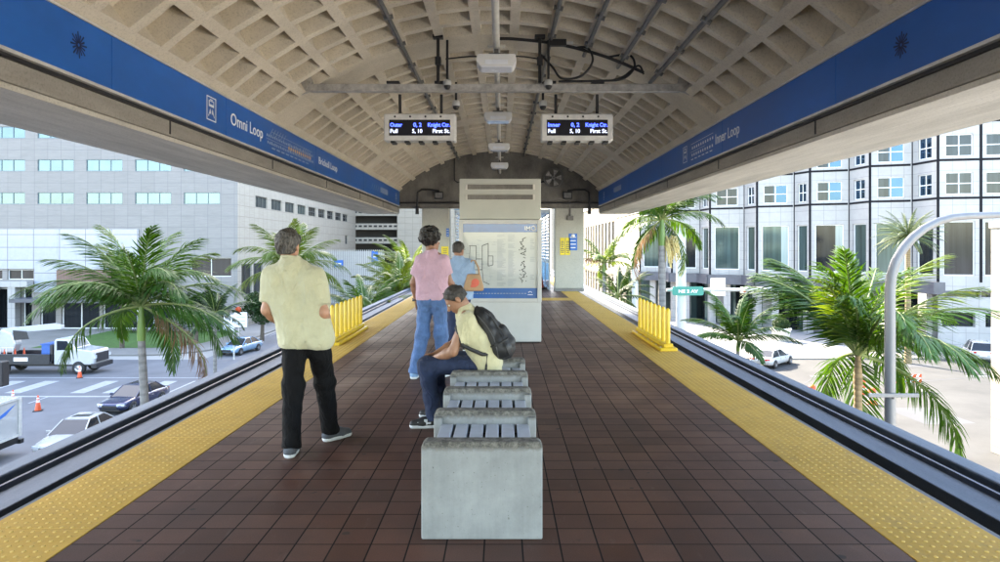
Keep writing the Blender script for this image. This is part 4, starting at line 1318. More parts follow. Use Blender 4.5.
# young man in pink
J = dict(head=(-.02, .02, 1.665), hf=(.55, .8, .05), hu=(0, -.04, 1), neck=(-.01, -.005, 1.53), shL=(-.148, 0, 1.44), shR=(.148, .0, 1.44), elL=(-.235, -.03, 1.16), elR=(.205, .04, 1.17), wrL=(-.225, .05, .92), wrR=(.21, .24, 1.07),
         hdL=(.05, .12, -1), hdR=(-.4, .8, .1), hnL=(1, -.1, 0), hnR=(-.6, 0, -.6), hipL=(-.09, 0, .94), hipR=(.09, 0, .94), knL=(-.13, .0, .52), knR=(.09, .06, .52),
         anL=(-.19, -.10, .095), anR=(.10, .10, .095), heelL=(-.19, -.16, 0), toeL=(-.235, .115, 0), heelR=(.095, .03, 0), toeR=(.16, .30, 0))
pb, gb, hb, HAb = person('young man with afro hair in pink t-shirt and blue jeans', (-.745, 8.25, 0), -.25, J,
    dict(skin=M['skinB'], shirt=M['pink'], trousers=M['jeans'], shoe=M['shoeblue']),
    dict(shirt_cuts=[((0, 0, .955), (.0, 0, -1))], seed=8, sleeve=.66, cuff=.074, thigh=.096, kneew=.082, hemw=.076, tw=.85, tr_cuts=[((0, 0, .99), (0, 0, 1)), ((0, 0, .045), (0, 0, -1))]))
P = [('e', hb(0, -.025, .062), (.122, .132, .120), HAb)]
rg = random.Random(5)
for i in range(60):
    a, z = rg.uniform(0, 6.28), rg.uniform(-.35, 1)
    q = math.sqrt(max(0, 1 - z * z)); P.append(('e', hb(.112 * q * math.cos(a), -.025 + .12 * q * math.sin(a), .062 + .11 * z), (.03, .03, .03), {'k': .012}))
sdf_obj('hair', M['hairblack'], pb, P, h=.007, k=.014, cuts=[(hb(0, .062, .035), tuple(Vector(HAb[1]) - Vector(HAb[2]) * .55)), (hb(0, -.03, -.072), tuple(-Vector(HAb[2])))], folds=[(.006, 120, (1, 1, 1)), (.004, 260, (1, 1, 1))], seed=4)
b = MB(); b.tube([tuple(gb['wrL'] + v3(.035 * math.cos(a), .035 * math.sin(a), .028)) for a in np.linspace(0, 6.283, 17)], .012, 8); b.box(gb['wrL'].x - .05, gb['wrL'].x - .035, gb['wrL'].y - .02, gb['wrL'].y + .02, gb['wrL'].z + .008, gb['wrL'].z + .048); b.build('wristwatch', M['black'], pb)

# person in light blue with the handbag
J = dict(head=(0, .02, 1.555), hf=(.5, .85, -.05), hu=(0, -.03, 1), neck=(0, -.005, 1.425), shL=(-.165, 0, 1.35), shR=(.165, 0, 1.35), elL=(-.20, .06, 1.08), elR=(.205, .05, 1.09), wrL=(-.12, .24, 1.12), wrR=(.10, .25, 1.16),
         hdL=(.4, .8, .2), hdR=(-.4, .8, .2), hnL=(1, -.3, -.4), hnR=(-1, -.3, -.4), hipL=(-.085, 0, .86), hipR=(.085, 0, .86), knL=(-.09, .02, .47), knR=(.09, .03, .47),
         anL=(-.10, -.03, .095), anR=(.10, .02, .095), heelL=(-.10, -.10, 0), toeL=(-.13, .16, 0), heelR=(.10, -.05, 0), toeR=(.14, .21, 0))
pc, gc, hc, HAc = person('person in light blue shirt and glasses facing the transit map', (-.56, 10.35, 0), 0, J,
    dict(skin=M['skinB'], shirt=M['bluecloth'], trousers=M['jeansd'], shoe=M['black']),
    dict(shirt_cuts=[((0, 0, .80), (0, 0, -1))], seed=12, sleeve=.85, cuff=.07, tw=1.0, tr_cuts=[((0, 0, .9), (0, 0, 1)), ((0, 0, .045), (0, 0, -1))]))
short_hair(pc, hc, HAc, M['hairshort'], .010, -.055, 6, .05, .003)
b = MB()
for x in (-1, 1): b.tube([hc(x * .008, .104, .012), hc(x * .06, .092, .012), hc(x * .083, .06, .012), hc(x * .084, -.02, .008)], .0035, 6)
b.build('glasses', M['black'], pc)
hbag = empty('handbag', (-.33, 10.27, .93), .2, 'tan handbag with red print hanging from the blue shirted person', 'handbag')
b = MB(); pr = [(-.15, 0), (.15, 0), (.155, .06), (.10, .26), (-.10, .26), (-.155, .06)]
b.prism(pr, lambda p: (p[0], -.055, p[1]), lambda p: (p[0], .055, p[1])); b.build('bag_body', M['bagbrown'], hbag, .02)
b = MB(); b.lathe([(.001, -.0585), (.05, -.058), (.062, -.0555)], (.02, 0, .13), 14, 'y'); b.box(-.05, .03, -.059, -.0556, .06, .10); b.build('print', M['bagred'], hbag)
b = MB(); b.tube([(-.09, 0, .25), (-.07, .01, .36), (-.02, .03, .47), (.03, .03, .46), (.08, .01, .35), (.09, 0, .25)], .014, 8); b.build('strap', M['bagbrown'], hbag)

# seated man, looking down to the left
J = dict(head=(-.29, -.015, 1.125), hf=(-.74, -.10, -.66), hu=(-.66, 0, .74), neck=(-.20, 0, 1.03), shL=(-.195, -.17, .945), shR=(-.20, .17, .945), elL=(-.305, -.20, .685), elR=(-.32, .20, .69), wrL=(-.49, -.07, .60), wrR=(-.50, .10, .61),
         hdL=(-1, .25, -.12), hdR=(-1, -.25, -.12), hnL=(.1, .5, -.8), hnR=(.1, -.5, -.8), hipL=(.0, -.09, .555), hipR=(.0, .09, .555), knL=(-.545, -.10, .545), knR=(-.50, .14, .545),
         anL=(-.475, -.12, .10), anR=(-.45, .20, .10), heelL=(-.41, -.12, 0), toeL=(-.70, -.145, 0), heelR=(-.38, .2, 0), toeR=(-.66, .24, 0))
pd, gd, hd_, HAd = person('seated man in pale yellow shirt and dark jeans, head bowed, on the bench', (-.02, 6.11, 0), 0, J,
    dict(skin=M['skinD'], shirt=M['polo2'], trousers=M['jeansd'], shoe=M['black']),
    dict(seed=21, sleeve=.72, cuff=.076, thigh=.095, kneew=.080, hemw=.072, tw=1.04, collar=.36, shirt_cuts=[((0, 0, .462), (.1, 0, -1)), ((-.17, 0, .6), (-1, 0, -.35))], tr_cuts=[((0, 0, .453), (0, 0, -1))] if False else [((0, 0, .61), (.8, 0, 1)), ((0, 0, .06), (0, 0, -1))]))
short_hair(pd, hd_, HAd, M['hairshort'], .008, -.05, 9, .045, .0025)
b = MB()
for x in (-1, 1): b.tube([hd_(x * .01, .052, .122), hd_(x * .05, .05, .112), hd_(x * .082, .025, .085), hd_(x * .088, -.03, .03)], .0035, 6)
b.build('sunglasses', M['dark'], pd)
b = MB()
for (s, y) in (('L', -.12),): b.box(-.62, -.50, y - .058, y + .04, .045, .06); b.box(-.56, -.53, y - .06, y + .04, .04, .085)
b.build('shoe_stripe', M['sole'], pd)
bag = empty('backpack', (-.03, 6.10, .725), 0, 'black backpack worn by the seated man on the bench', 'backpack')
ax = Vector((.42, 0, -.9)).normalized()          # down along the back
bx_ = Vector((.9, 0, .42))
def bp(a, s, o): return tuple(Vector((-.12, 0, .255)) + ax * a + Vector((0, s, 0)) + bx_ * o)
pk_o = sdf_obj('pack_body', M['nylon'], bag, [('c', bp(.06, -.07, .07), bp(.35, -.085, .105), .076, .104), ('c', bp(.06, .07, .07), bp(.35, .085, .105), .076, .104), ('c', bp(.02, 0, .05), bp(.37, 0, .115), .08, .112)], h=.009, k=.06, folds=[(.005, 30, (1, 1, 1)), (.003, 70, (1, 1, 1))], seed=2)
sdf_obj('front_pocket', M['nylon'], bag, [('c', bp(.22, -.05, .165), bp(.35, -.06, .18), .054, .066), ('c', bp(.22, .05, .165), bp(.35, .06, .18), .054, .066)], h=.009, k=.05, folds=[(.004, 40, (1, 1, 1))], seed=7)
for s in (-1, 1):
    b = MB(); b.tube([bp(.03, s * .09, .0), bp(-.04, s * .13, -.06), bp(.02, s * .19, -.17), bp(.18, s * .225, -.18), bp(.32, s * .215, -.06), bp(.38, s * .13, .03)], .018, 8); b.build('shoulder_strap', M['nylon'], bag)
b = MB(); b.tube([bp(.0, -.05, .05), bp(-.06, -.03, .06), bp(-.06, .03, .06), bp(.0, .05, .05)], .012, 8); b.build('grab_handle', M['nylon'], bag)
b = MB(); b.tube([bp(.34, -.19, -.02), bp(.48, -.21, -.10), bp(.50, -.20, -.12)], .012, 6); b.build('loose_strap', M['nylon'], bag)

from mathutils.bvhtree import BVHTree
bvh = BVHTree.FromPolygons([v.co.copy() for v in pk_o.data.vertices], [tuple(p.vertices) for p in pk_o.data.polygons])
def on_side(a, o, sg=-1):
    st = Vector(bp(a, sg * .6, o)); h = bvh.ray_cast(st, Vector((0, -sg, 0)))
    return (h[0] + Vector((0, sg * .003, 0))) if h[0] else None
def on_back(a, s_):
    st = Vector(bp(a, s_, .8)); h = bvh.ray_cast(st, -bx_.normalized())
    return (h[0] + bx_.normalized() * .003) if h[0] else None
M['zip'] = mat('zip_grey', (.09, .09, .095), .35, .3)
for pts, nm, r_ in (([on_side(a, .04 + .05 * math.sin(a * 7)) for a in np.linspace(.0, .42, 14)], 'zip', .004), ([on_side(a, .13 + .03 * math.sin(a * 6)) for a in np.linspace(.02, .44, 14)], 'seam', .005), ([on_back(a, -.10) for a in np.linspace(.0, .4, 12)], 'zip', .004), ([on_side(.30, o) for o in np.linspace(-.01, .2, 10)], 'compression_strap', .009)):
    P_ = [p for p in pts if p is not None]
    if len(P_) > 3: b = MB(); b.tube(P_, r_, 6); b.build(nm, M['zip'] if nm == 'zip' else M['black'], bag)
P_ = on_side(.30, .09)
if P_ is not None: b = MB(); b.box(P_.x - .02, P_.x + .02, P_.y - .012, P_.y + .004, P_.z - .014, P_.z + .014); b.build('buckle', M['dark'], bag, .004)
# ------------------------------------------------------------------ ground, roads, kerbs
def sheet(nm, m, pts, z, lab, kind='structure'):
    b = MB(); b.add([(x, y, z) for x, y in pts], [list(range(len(pts)))])
    return tag(b.build(nm, m), lab, nm.replace('_', ' '), kind=kind)
def rect(x0, x1, y0, y1): return [(x0, y0), (x1, y0), (x1, y1), (x0, y1)]
def slab(nm, m, pts, z0, z1, lab):
    b = MB(); b.prism(pts, lambda p: (p[0], p[1], z0), lambda p: (p[0], p[1], z1))
    return tag(b.build(nm, m, None, .015), lab, nm.replace('_', ' '), kind='structure')
sheet('ground', M['ground'], rect(-900, 900, -500, 1500), GZ - .02, 'wide plain ground reaching the horizon')
sheet('road', M['asphalt'], rect(-140, 7, -60, 60), GZ, 'grey asphalt street and crossing left of the station')
sheet('side_road', M['asphalt'], [(-26.5, 60), (-3, 60), (-3, 300), (-26.5, 300)], GZ + .001, 'asphalt street running away beside the left building')
sheet('plaza', M['roadR'], rect(7, 120, -40, 63), GZ + .004, 'pale sunlit concrete road and paving on the right')
sheet('pavement', M['bright'], rect(8, 90, -70, 17), GZ + .012, 'pale concrete paving beside the station on the right')  # out of view, added to throw sunlight up under the roof
sheet('forecourt', M['plaza'], rect(-3, 140, 63, 150), GZ + .02, 'grey stone forecourt before the white office building')
slab('pavement', M['paving'], [(-3, 60), (16, 60), (120, 60), (120, 63.2), (16, 63.2), (-3, 63.2)], GZ + .004, GZ + .14, 'kerbed pavement edge along the right road')
slab('dark_driveway', M['asphalt_new'], rect(-140, -34, 66, 81.5), GZ - .01, GZ + .05, 'dark drive in front of the left building entrance')
# lawn corner with curved kerb
cv = [(-33.5 + 6.5 * math.cos(a), 69 + 7 * math.sin(a)) for a in np.linspace(-math.pi / 2, 0, 10)]
slab('pavement', M['paving'], [(-60, 62)] + cv + [(-27, 140), (-31.9, 140), (-31.9, 81.6), (-60, 81.6)], GZ - .01, GZ + .13, 'curved kerb and pavement at the street corner by the lawn')
cv2 = [(-35 + 4.5 * math.cos(a), 71 + 5 * math.sin(a)) for a in np.linspace(-math.pi / 2, 0, 8)]
sheet('lawn', M['grass'], [(-46, 66)] + cv2 + [(-30.5, 79.5), (-46, 79.5)], GZ + .14, 'green lawn behind the curved kerb')
rm = []
b = MB()
def mark(pts): b.add([(x, y, GZ + .006) for x, y in pts], [list(range(len(pts)))])
for x in (-24.7, -19.6, -30.2):
    for i in range(-6, 12):
        y = -14 + i * 5.2
        if y < 44: mark(rect(x - .07, x + .07, y, y + 1.9))
for i in range(9): mark(rect(-54 + i * 2.5, -52.9 + i * 2.5, 46.2, 50.4))
for i in range(6): mark(rect(-29.5 + i * 2.2, -28.5 + i * 2.2, 46.2, 50.4))
mark(rect(-34, -9, 45.0, 45.35)); mark(rect(-60, -9, 51.5, 51.7))
mark([(-36.5, 41.8), (-27.6, 37.3), (-27.6, 37.6), (-36.5, 42.1)]); mark([(-37, 36.8), (-27.6, 36.8), (-27.6, 37.1), (-37, 37.1)])
for i in range(4): mark([(-35.5 + i * 2.1, 37.1), (-34.9 + i * 2.1, 37.1), (-33.9 + i * 2.1, 40.8 - i * 1.05), (-34.5 + i * 2.1, 41.0 - i * 1.05)])
for i in range(9): mark(rect(-22 + .0, -21.85, 66 + i * 5, 68 + i * 5)); mark(rect(-16.1, -15.95, 66 + i * 5, 68 + i * 5))
mark(rect(-26.1, -26.0, 76, 300))
tag(b.build('road_markings', M['paintline']), 'white lane dashes, crosswalk bars and hatching on the left street', 'road markings', kind='structure')
b = MB()
for i in range(12): b.add([(12 + i * 6, 52.2, GZ + .010), (14.5 + i * 6, 52.2, GZ + .010), (14.5 + i * 6, 52.35, GZ + .010), (12 + i * 6, 52.35, GZ + .010)], [[0, 1, 2, 3]])
tag(b.build('road_markings', M['paintline']), 'white lane dashes on the bright right road', 'road markings', kind='structure')
b = MB()
for (x, y, w, h) in ((16, 47, 5, 2.2), (30, 56, 7, 1.6), (24, 38, 3, 4), (38, 53, 4, 2), (14, 30, 2.4, 6)): b.add([(x, y, GZ + .009), (x + w, y + .3, GZ + .009), (x + w - .3, y + h, GZ + .009), (x - .2, y + h, GZ + .009)], [[0, 1, 2, 3]])
for (x0, y0, x1, y1) in ((10, 44, 60, 58.5), (9, 33, 30, 59), (20, 26, 58, 41), (33, 60, 36, 48)): b.add([(x0, y0, GZ + .013), (x1, y1, GZ + .013), (x1 + .02, y1 + .16, GZ + .013), (x0 + .02, y0 + .16, GZ + .013)], [[0, 1, 2, 3]])
tag(b.build('road_patches', M['asphalt_new']), 'grey asphalt patches and tarred seams on the bright right road', 'road patches', kind='structure')
slab('median', M['ground'], [(30, 33), (75, 45), (75, 50), (34, 44)], GZ + .0, GZ + .13, 'brown raised median beyond the street lamp')

# ------------------------------------------------------------------ facades
class Facade:
    """one flat wall between two ground points, with recessed openings"""
    def __init__(s, p0, p1):
        s.p0, s.p1 = Vector((*p0, 0)), Vector((*p1, 0))
        s.L = (s.p1 - s.p0).length; s.d = (s.p1 - s.p0) / s.L
        s.n = Vector((s.d.y, -s.d.x, 0))         # outward: right of the walk from p0 to p1
    def at(s, u, z, n=0.0): return s.p0 + s.d * u + s.n * n + Vector((0, 0, z))
    def box(s, b, u0, u1, z0, z1, n0, n1):
        v = [s.at(u, z, n) for n in (n1, n0) for z in (z0, z1) for u in (u0, u1)]
        b.add(v, [[0, 1, 3, 2], [5, 4, 6, 7], [4, 0, 2, 6], [1, 5, 7, 3], [2, 3, 7, 6], [4, 5, 1, 0]])
    def wall(s, b, z0, z1, ops, rec=.25):
        us = sorted({0, s.L} | {o[0] for o in ops} | {o[1] for o in ops}); zs = sorted({z0, z1} | {o[2] for o in ops} | {o[3] for o in ops})
        for ua, ub in zip(us[:-1], us[1:]):
            for za, zb in zip(zs[:-1], zs[1:]):
                um, zm = (ua + ub) / 2, (za + zb) / 2
                if any(o[0] < um < o[1] and o[2] < zm < o[3] for o in ops): continue
                b.quad(s.at(ua, za), s.at(ub, za), s.at(ub, zb), s.at(ua, zb))
        for (ua, ub, za, zb) in [o[:4] for o in ops]:
            q = [(ua, za), (ub, za), (ub, zb), (ua, zb)]
            for i in range(4):
                A, B = q[i], q[(i + 1) % 4]
                b.quad(s.at(*A), s.at(*A, -rec), s.at(*B, -rec), s.at(*B))
    def window(s, o, parent, fm, gm, nu=2, nz=1, fw=.06, rec=.25, pane2=None, split=None):
        ua, ub, za, zb = o[:4]
        b = MB()
        s.box(b, ua, ub, za, za + fw, -rec - .05, -rec + .06); s.box(b, ua, ub, zb - fw, zb, -rec - .05, -rec + .06)
        for i in range(nu + 1):
            u = ua + (ub - ua - fw) * i / nu; s.box(b, u, u + fw, za + fw, zb - fw, -rec - .05, -rec + .055)
        for i in range(1, nz):
            z = za + (zb - za - fw) * i / nz; s.box(b, ua + fw, ub - fw, z, z + fw, -rec - .05, -rec + .05)
        w = b.build('window', fm, parent)
        g = MB(); um = ub if pane2 is None else ua + (ub - ua) * split
        s.box(g, ua, um, za, zb, -rec - .03, -rec - .01); g.build('pane', gm, w)
        if pane2: g = MB(); s.box(g, um, ub, za, zb, -rec - .03, -rec - .01); g.build('pane', pane2, w)
        return w

# left office building -------------------------------------------------------------
FY, SX = 82.0, -32.0
bl = empty('office_building', (0, 0, 0), 0, 'large pale stone office building across the street on the left', 'building')
fa = Facade((-110, FY), (SX, FY))
ops = []
pitch = 5.92
for zr in (6.80, 10.80, 14.80, 18.8):
    for i in range(13):
        x = -38.55 - 0.0 - pitch * i + (0 if zr > 8 else .0)
        if i < 9: ops.append((x + 110, x + 110 + 4.4, zr, zr + 1.42))
low = [(40, 56.8, GZ + .1, -3.0), (57.5, 60.5, -2.4, .05), (70.2, 76.3, -4.8, -.6)]
lowops = [(57.6, 60.3, -2.2, .0), (60.6, 63.2, -2.2, 0), (48.2, 53.2, -2.2, 0), (63.6, 67.4, GZ + .06, -3.2), (68.2, 76.2, GZ + .06, -3.3), (72.6, 77.2, -1.9, .1)]
ops2 = ops + [(46.4, 49.4, -2.35, -1.15), (50.0, 53.2, -2.35, -1.15), (46.5, 50.5, GZ + .06, -3.4), (51.9, 53.0, GZ + .06, -3.4), (54.0, 55.9, GZ + .06, -5.1), (56.6, 61.2, GZ + .06, -5.1), (61.6, 69.8, GZ + .06, -5.1), (72.2, 77.2, -2.0, .3)]
b = MB(); fa.wall(b, GZ, 84, ops2, .3); b.build('front_wall', M['stoneL'], bl)
for o in ops2:
    if o in ops: fa.window(o, bl, M['frameteal'], M['glassblue'], 3, 1, .07, .12)
    elif o[2] < -4: fa.window(o, bl, M['frame'], M['glassdark'], max(1, int((o[1] - o[0]) / 1.9)), 1, .12, .3)
    else: fa.window(o, bl, M['frame'], M['glassdark'], 2, 1, .08, .3)
# storeys above the station roof: one patterned mesh
b = MB()
for zr in np.arange(22.8, 82, 4):
    for i in range(12):
        x = -38.55 - pitch * i + 110; fa.box(b, x, x + 4.4, zr, zr + 1.42, -.02, .012)
o = b.build('upper_window_band', M['glassblue'], bl); o['kind'] = 'stuff'
b = MB(); fa.box(b, 38, 53.4, -1.05, 3.75, .004, .16); fa.box(b, 53.41, 56.2, -3.9, 3.75, .004, .16); fa.box(b, 56.21, 66, -1.1, 3.75, .004, .15); b.build('glossy_panel', M['gloss'], bl)
b = MB(); fa.box(b, 56.3, 63.2, -4.2, -1.2, .01, .5); b.build('corrugated_screen', M['corr'], bl)
b = MB(); fa.box(b, 52.2, 64.5, -4.95, -4.5, .17, 2.8); b.build('entrance_canopy', M['spanddark'], bl, .03)
b = MB()
for u in (44.6, 48.4, 50.9): fa.box(b, u, u + .9, GZ, -3.2, .3, 1.2)
fa.box(b, 42, 53.3, -3.19, -2.5, .17, 1.3)
b.build('entrance_column', M['white_panel'], bl)
sd = Facade((SX, FY), (SX, 148))
sops = [(5.9 + 6.02 * i, 10.3 + 6.02 * i, 6.80, 8.30) for i in range(9)]
sops += [(56.2, 58.4, 2.2, 4.0)] + [(1.2, 4.6, -4.4, -.5), (5.2, 8.6, -4.4, -.5)]
b = MB(); sd.wall(b, GZ, 24, sops, .3); b.build('side_wall', M['stoneS'], bl)
for i, o in enumerate(sops): sd.window(o, bl, M['framedark'], M['glassblue'] if i < 3 else (M['glassdark'] if i != 3 else M['glassgreen']), 3 if i < 9 else 2, 2 if 3 < i < 9 else 1, .09, .25)  # first three panes use paler glass, brighter reflections put into their colour
b = MB(); b.quad((SX, FY, 24), (SX, 98, 24), (SX, 98, 84), (SX, FY, 84)); b.quad((SX, 98, 24), (-110, 98, 24), (-110, 98, 84), (SX, 98, 84)); b.quad((-110, FY, GZ), (-110, FY, 84), (-110, 98, 84), (-110, 98, GZ))
b.quad((-110, FY, 84), (SX, FY, 84), (SX, 98, 84), (-110, 98, 84)); b.quad((-110, 98, 23.9), (SX, 98, 23.9), (SX, 148, 23.9), (-110, 148, 23.9)); b.build('tower_shell', M['stoneS'], bl)  # unseen tower, height and depth shaped so its shade covers the left street
# parking decks at the far end
pk = empty('parking_garage', (0, 0, 0), 0, 'open parking decks with dark gaps at the far end of the left building', 'garage')
b = MB()
for i in range(9):
    z = GZ + 1.6 + i * 3.05; b.box(-40, -22.8, 148.0, 150, z, z + 1.35)
b.build('deck_parapet', M['stoneB'], pk)
b = MB()
for i in range(9):
    z = GZ + 1.6 + i * 3.05
    for x in np.arange(-39, -23.5, 1.1): b.box(x, x + .7, 147.93, 147.99, z + .55, z + .95)
b.build('parapet_slots', M['interior'], pk)
b = MB(); b.box(-40, -23, 152, 154, GZ, 22); b.build('dark_interior', M['interior'], pk)
b = MB(); b.box(-22.79, -5, 147.5, 152, GZ, 23); b.build('end_wall', M['stoneB'], pk)
b = MB(); b.box(-32, -22, 148.1, 175, 19.5, 21.5); b.build('roof', M['stoneB'], pk)
# low screen wall with blue signs
t = empty('screen_wall', (-31, 118, GZ), 0, 'white ribbed screen wall with two blue signs beyond the palms', 'wall')
b = MB(); b.box(-1, 10.5, 0, .4, 0, 9.2); b.build('wall', M['white_panel'], t)
b = MB()
for i in range(36): b.box(-.95 + i * .32, -.85 + i * .32, -.08, -.001, .2, 9.5)
b.build('ribs', M['white'], t)
for x, z, w, h in ((2.6, 7.1, 1.5, 1.2), (8.9, 8.3, 1.1, 2.0)):
    b = MB(); b.box(x - w / 2, x + w / 2, -.2, -.085, z - h / 2, z + h / 2); o = b.build('sign_plate', M['noticeb'], t)
    q = MB(); q.box(x - w * .3, x + w * .3, -.21, -.201, z - .1, z + .1); q.build('sign_mark', M['letter'], o)

# right office building: saw-tooth bays ----------------------------------------------
br = empty('office_building', (0, 0, 0), 0, 'white panelled office building with dark joints and stepped bays on the right', 'building')
cor = [(640, 96.5), (664, 95), (672, 91.5), (700, 90), (710, 86), (744, 84.5), (757, 81.5), (794, 80), (810, 77.5), (849, 76), (870, 72.3), (912, 71), (938, 67.3), (981, 66.5), (1030, 65.6)]
cp = [(WX(a, d), d) for a, d in cor] + [(64, 66), (64, 110)]
cp = [(cp[0][0], 118)] + cp
ZL = 6.46
nseg = len(cp) - 1
for i in range(nseg):
    f = Facade(cp[i], cp[i + 1])
    wide = i in (1, 3, 5, 7, 9, 11, 13, 14)
    vis = 1 <= i <= 15
    ops = []
    if vis and i < 15 and f.L < 8:
        m = .18 if wide else .24
        a, c = f.L * m, f.L * (1 - m)
        if i == 14: a, c = .45, f.L - .3
        for s_ in range(3): ops.append((a, c, ZL + .35 + 3.78 * s_, ZL + 2.55 + 3.78 * s_))
        ops.append((a * .75, f.L - a * .75, -1.25, 4.15))
    b = MB(); f.wall(b, -1.9, 36, ops, .28); b.build('wall_bay', M['white_panel'], br)
    j = MB()
    f.box(j, -.12, .12, -1.9, 36, -.02, .03)
    for z in [ZL + 3.78 * s_ for s_ in range(8)]: f.box(j, .121, f.L - .121, z - .11, z + .11, -.02, .025)
    j.build('facade_joint', M['joint'], br)
    for o in ops:
        tall = o[3] < ZL
        if tall: f.window(o, br, M['frame'], M['glassgreen'] if (i % 3 or not wide) and i < 12 else M['glassdark'], 1, 1, .10, .24, *((M['glasspale'], .72) if i in (7, 9, 11) else ()))
        elif wide and 5 < i < 13: f.window(o, br, M['frame'], M['glassdark'], 2, 2, .09, .2, M['glasssky'], .45)  # second pane carries the painted sky reflection
        elif wide: f.window(o, br, M['frame'], M['glassdark'], 2, 2, .09, .2)
        else: f.window(o, br, M['frame'], M['glasssky'], 2, 2, .09, .2)
    # canopy slab and recessed ground floor
    if i <= 12:
        b = MB(); f.box(b, -.2, f.L + .2, -3.1, -1.92, -1.5, .55 + .003 * i); b.build('canopy', M['spanddark'], br)
        b = MB(); f.box(b, f.L * .5 - .4, f.L * .5 + .4, GZ, -3.11, -1.3, -.5); b.build('column', M['white_panel'], br)
        b = MB(); f.box(b, -1, f.L + 1, GZ, -3.11, -4.6 - .01 * i, -4.4); b.build('shopfront', M['glassgreen'] if i % 2 else M['glassdark'], br)
        if wide:
            b = MB(); f.box(b, f.L * .15, f.L * .4, GZ, -3.2, -4.38, -4.0); b.build('lobby_wall', M['white_panel'], br)
    else:
        b = MB(); f.wall(b, GZ, -1.9, [(0.02, f.L - .02, -3.35, -2.75), (.4, f.L - .5, -6.3, -4.9)] if i < 15 else [], .5); b.build('base_wall', M['white_panel'], br)
        if i < 15:
            b = MB(); f.box(b, .02, f.L - .02, -3.35, -2.75, -.52, -.5); f.box(b, .4, f.L - .5, -6.3, -4.9, -.52, -.5); b.build('dark_opening', M['glassdark'], br)
b = MB(); b.add([(x, y, 36) for x, y in cp], [list(range(len(cp)))]); b.build('roof', M['white_panel'], br)
# cream wing farther back with fins, faces left
wing = empty('office_wing', (0, 0, 0), 0, 'cream building wing with tall narrow windows seen left of the right palms', 'building')
wf = Facade((20.5, 168), (21.0, 112))
ops = [(3 + 4.2 * i, 5.2 + 4.2 * i, -2.5, 6.4) for i in range(12)] + [(3 + 4.2 * i, 5.2 + 4.2 * i, 12.4, 15.5) for i in range(12)] + [(3 + 4.2 * i, 5.2 + 4.2 * i, GZ + .5, -4) for i in range(12)]
b = MB(); wf.wall(b, GZ, 30, ops, .5); b.build('wall', M['stoneW'], wing)
for o in ops: wf.window(o, wing, M['frame'], M['glassgreen'], 1, 2, .12, .4)
b = MB(); wf.box(b, 0, wf.L, 10.2, 11.0, .0, .35); wf.box(b, 0, wf.L, -3.4, -2.9, 0, .6); b.build('cornice', M['white'], wing)
b = MB(); b.quad((21, 112, GZ), (40, 112, GZ), (40, 112, 30), (21, 112, 30)); b.quad((20.5, 168, 30), (21, 112, 30), (40, 112, 30), (40, 168, 30)); b.build('shell', M['stoneB'], wing)
tw = empty('distant_tower', (0, 0, 0), 0, 'far pale tower with green windows just right of the right pillar', 'building')
tf = Facade((14, 190), (27, 190))
ops = [(7.2 + 2.2 * i, 8.9 + 2.2 * i, -4 + 5 * k, -.8 + 5 * k) for i in range(2) for k in range(7)]
b = MB(); tf.wall(b, GZ, 40, ops, .5); b.box(14, 27, 191, 205, GZ, 39.9); b.build('wall', M['stoneB'], tw)
for o in ops: tf.window(o, tw, M['frame'], M['glassgreen'], 2, 2, .15, .4)
pier = empty('stone_pier', (26.85, 30, GZ), 0, 'white stone pier at the right edge beyond the street lamp', 'pier')
b = MB(); b.box(-2.85, 2.8, 0, 3, 0, 10.9); b.build('shaft', M['stoneB'], pier, .03)
b = MB(); b.box(-2.92, 2.87, -.07, 3.07, 10.901, 11.25); b.build('cap', M['stoneB'], pier, .03)

# ------------------------------------------------------------------ plants
def frond_mesh(L, seed, nl=46, leaf=.62, width=.042, droop=.9, elev=.6, plum=.5):
    """arching frond along +x, base at the origin; returns (leaf data, stalk points)"""
    q = random.Random(seed)
    pts = []
    p = Vector((0, 0, 0)); a = elev
    n = 14
    for i in range(n + 1):
        pts.append(p.copy())
        p = p + Vector((math.cos(a), q.uniform(-.03, .03), math.sin(a))) * (L / n)
        a -= droop * (.35 + 1.3 * i / n) / n
    vs, fs = [], []
    for i in range(nl):
        t = .10 + .90 * i / nl
        s = t * n; k = min(int(s), n - 1); base = pts[k].lerp(pts[k + 1], s - k)
        tan = (pts[k + 1] - pts[k]).normalized(); side0 = Vector((0, 1, 0)); upn = side0.cross(tan) * -1
        upn = tan.cross(side0)
        ln = leaf * (math.sin(math.pi * min(1, (t * .86 + .12))) ** .55) * q.uniform(.85, 1.1)
        for sd in (-1, 1):
            if q.random() < .05: continue
            ang = .95 - .55 * t + q.uniform(-.12, .12)
            lift = q.uniform(-plum, plum * .8) * .9 + .1
            d = (side0 * sd * math.sin(ang) + tan * math.cos(ang) + upn * lift * .6).normalized()
            w = d.cross(upn).normalized() * width * .5
            P = base.copy(); dd = d.copy()
            c = len(vs)
            seg = [(1.0, .34), (.95, .33), (0.02, .33)]
            vs += [P - w * .5, P + w * .5]
            for (ww, st) in seg:
                dd = (dd + Vector((0, 0, -1)) * q.uniform(.22, .48)).normalized()
                P = P + dd * ln * st
                vs += [P - w * ww, P + w * ww]
            for r_ in range(3): fs.append([c + 2 * r_, c + 2 * r_ + 1, c + 2 * r_ + 3, c + 2 * r_ + 2])
    return vs, fs, pts
_fr = {}
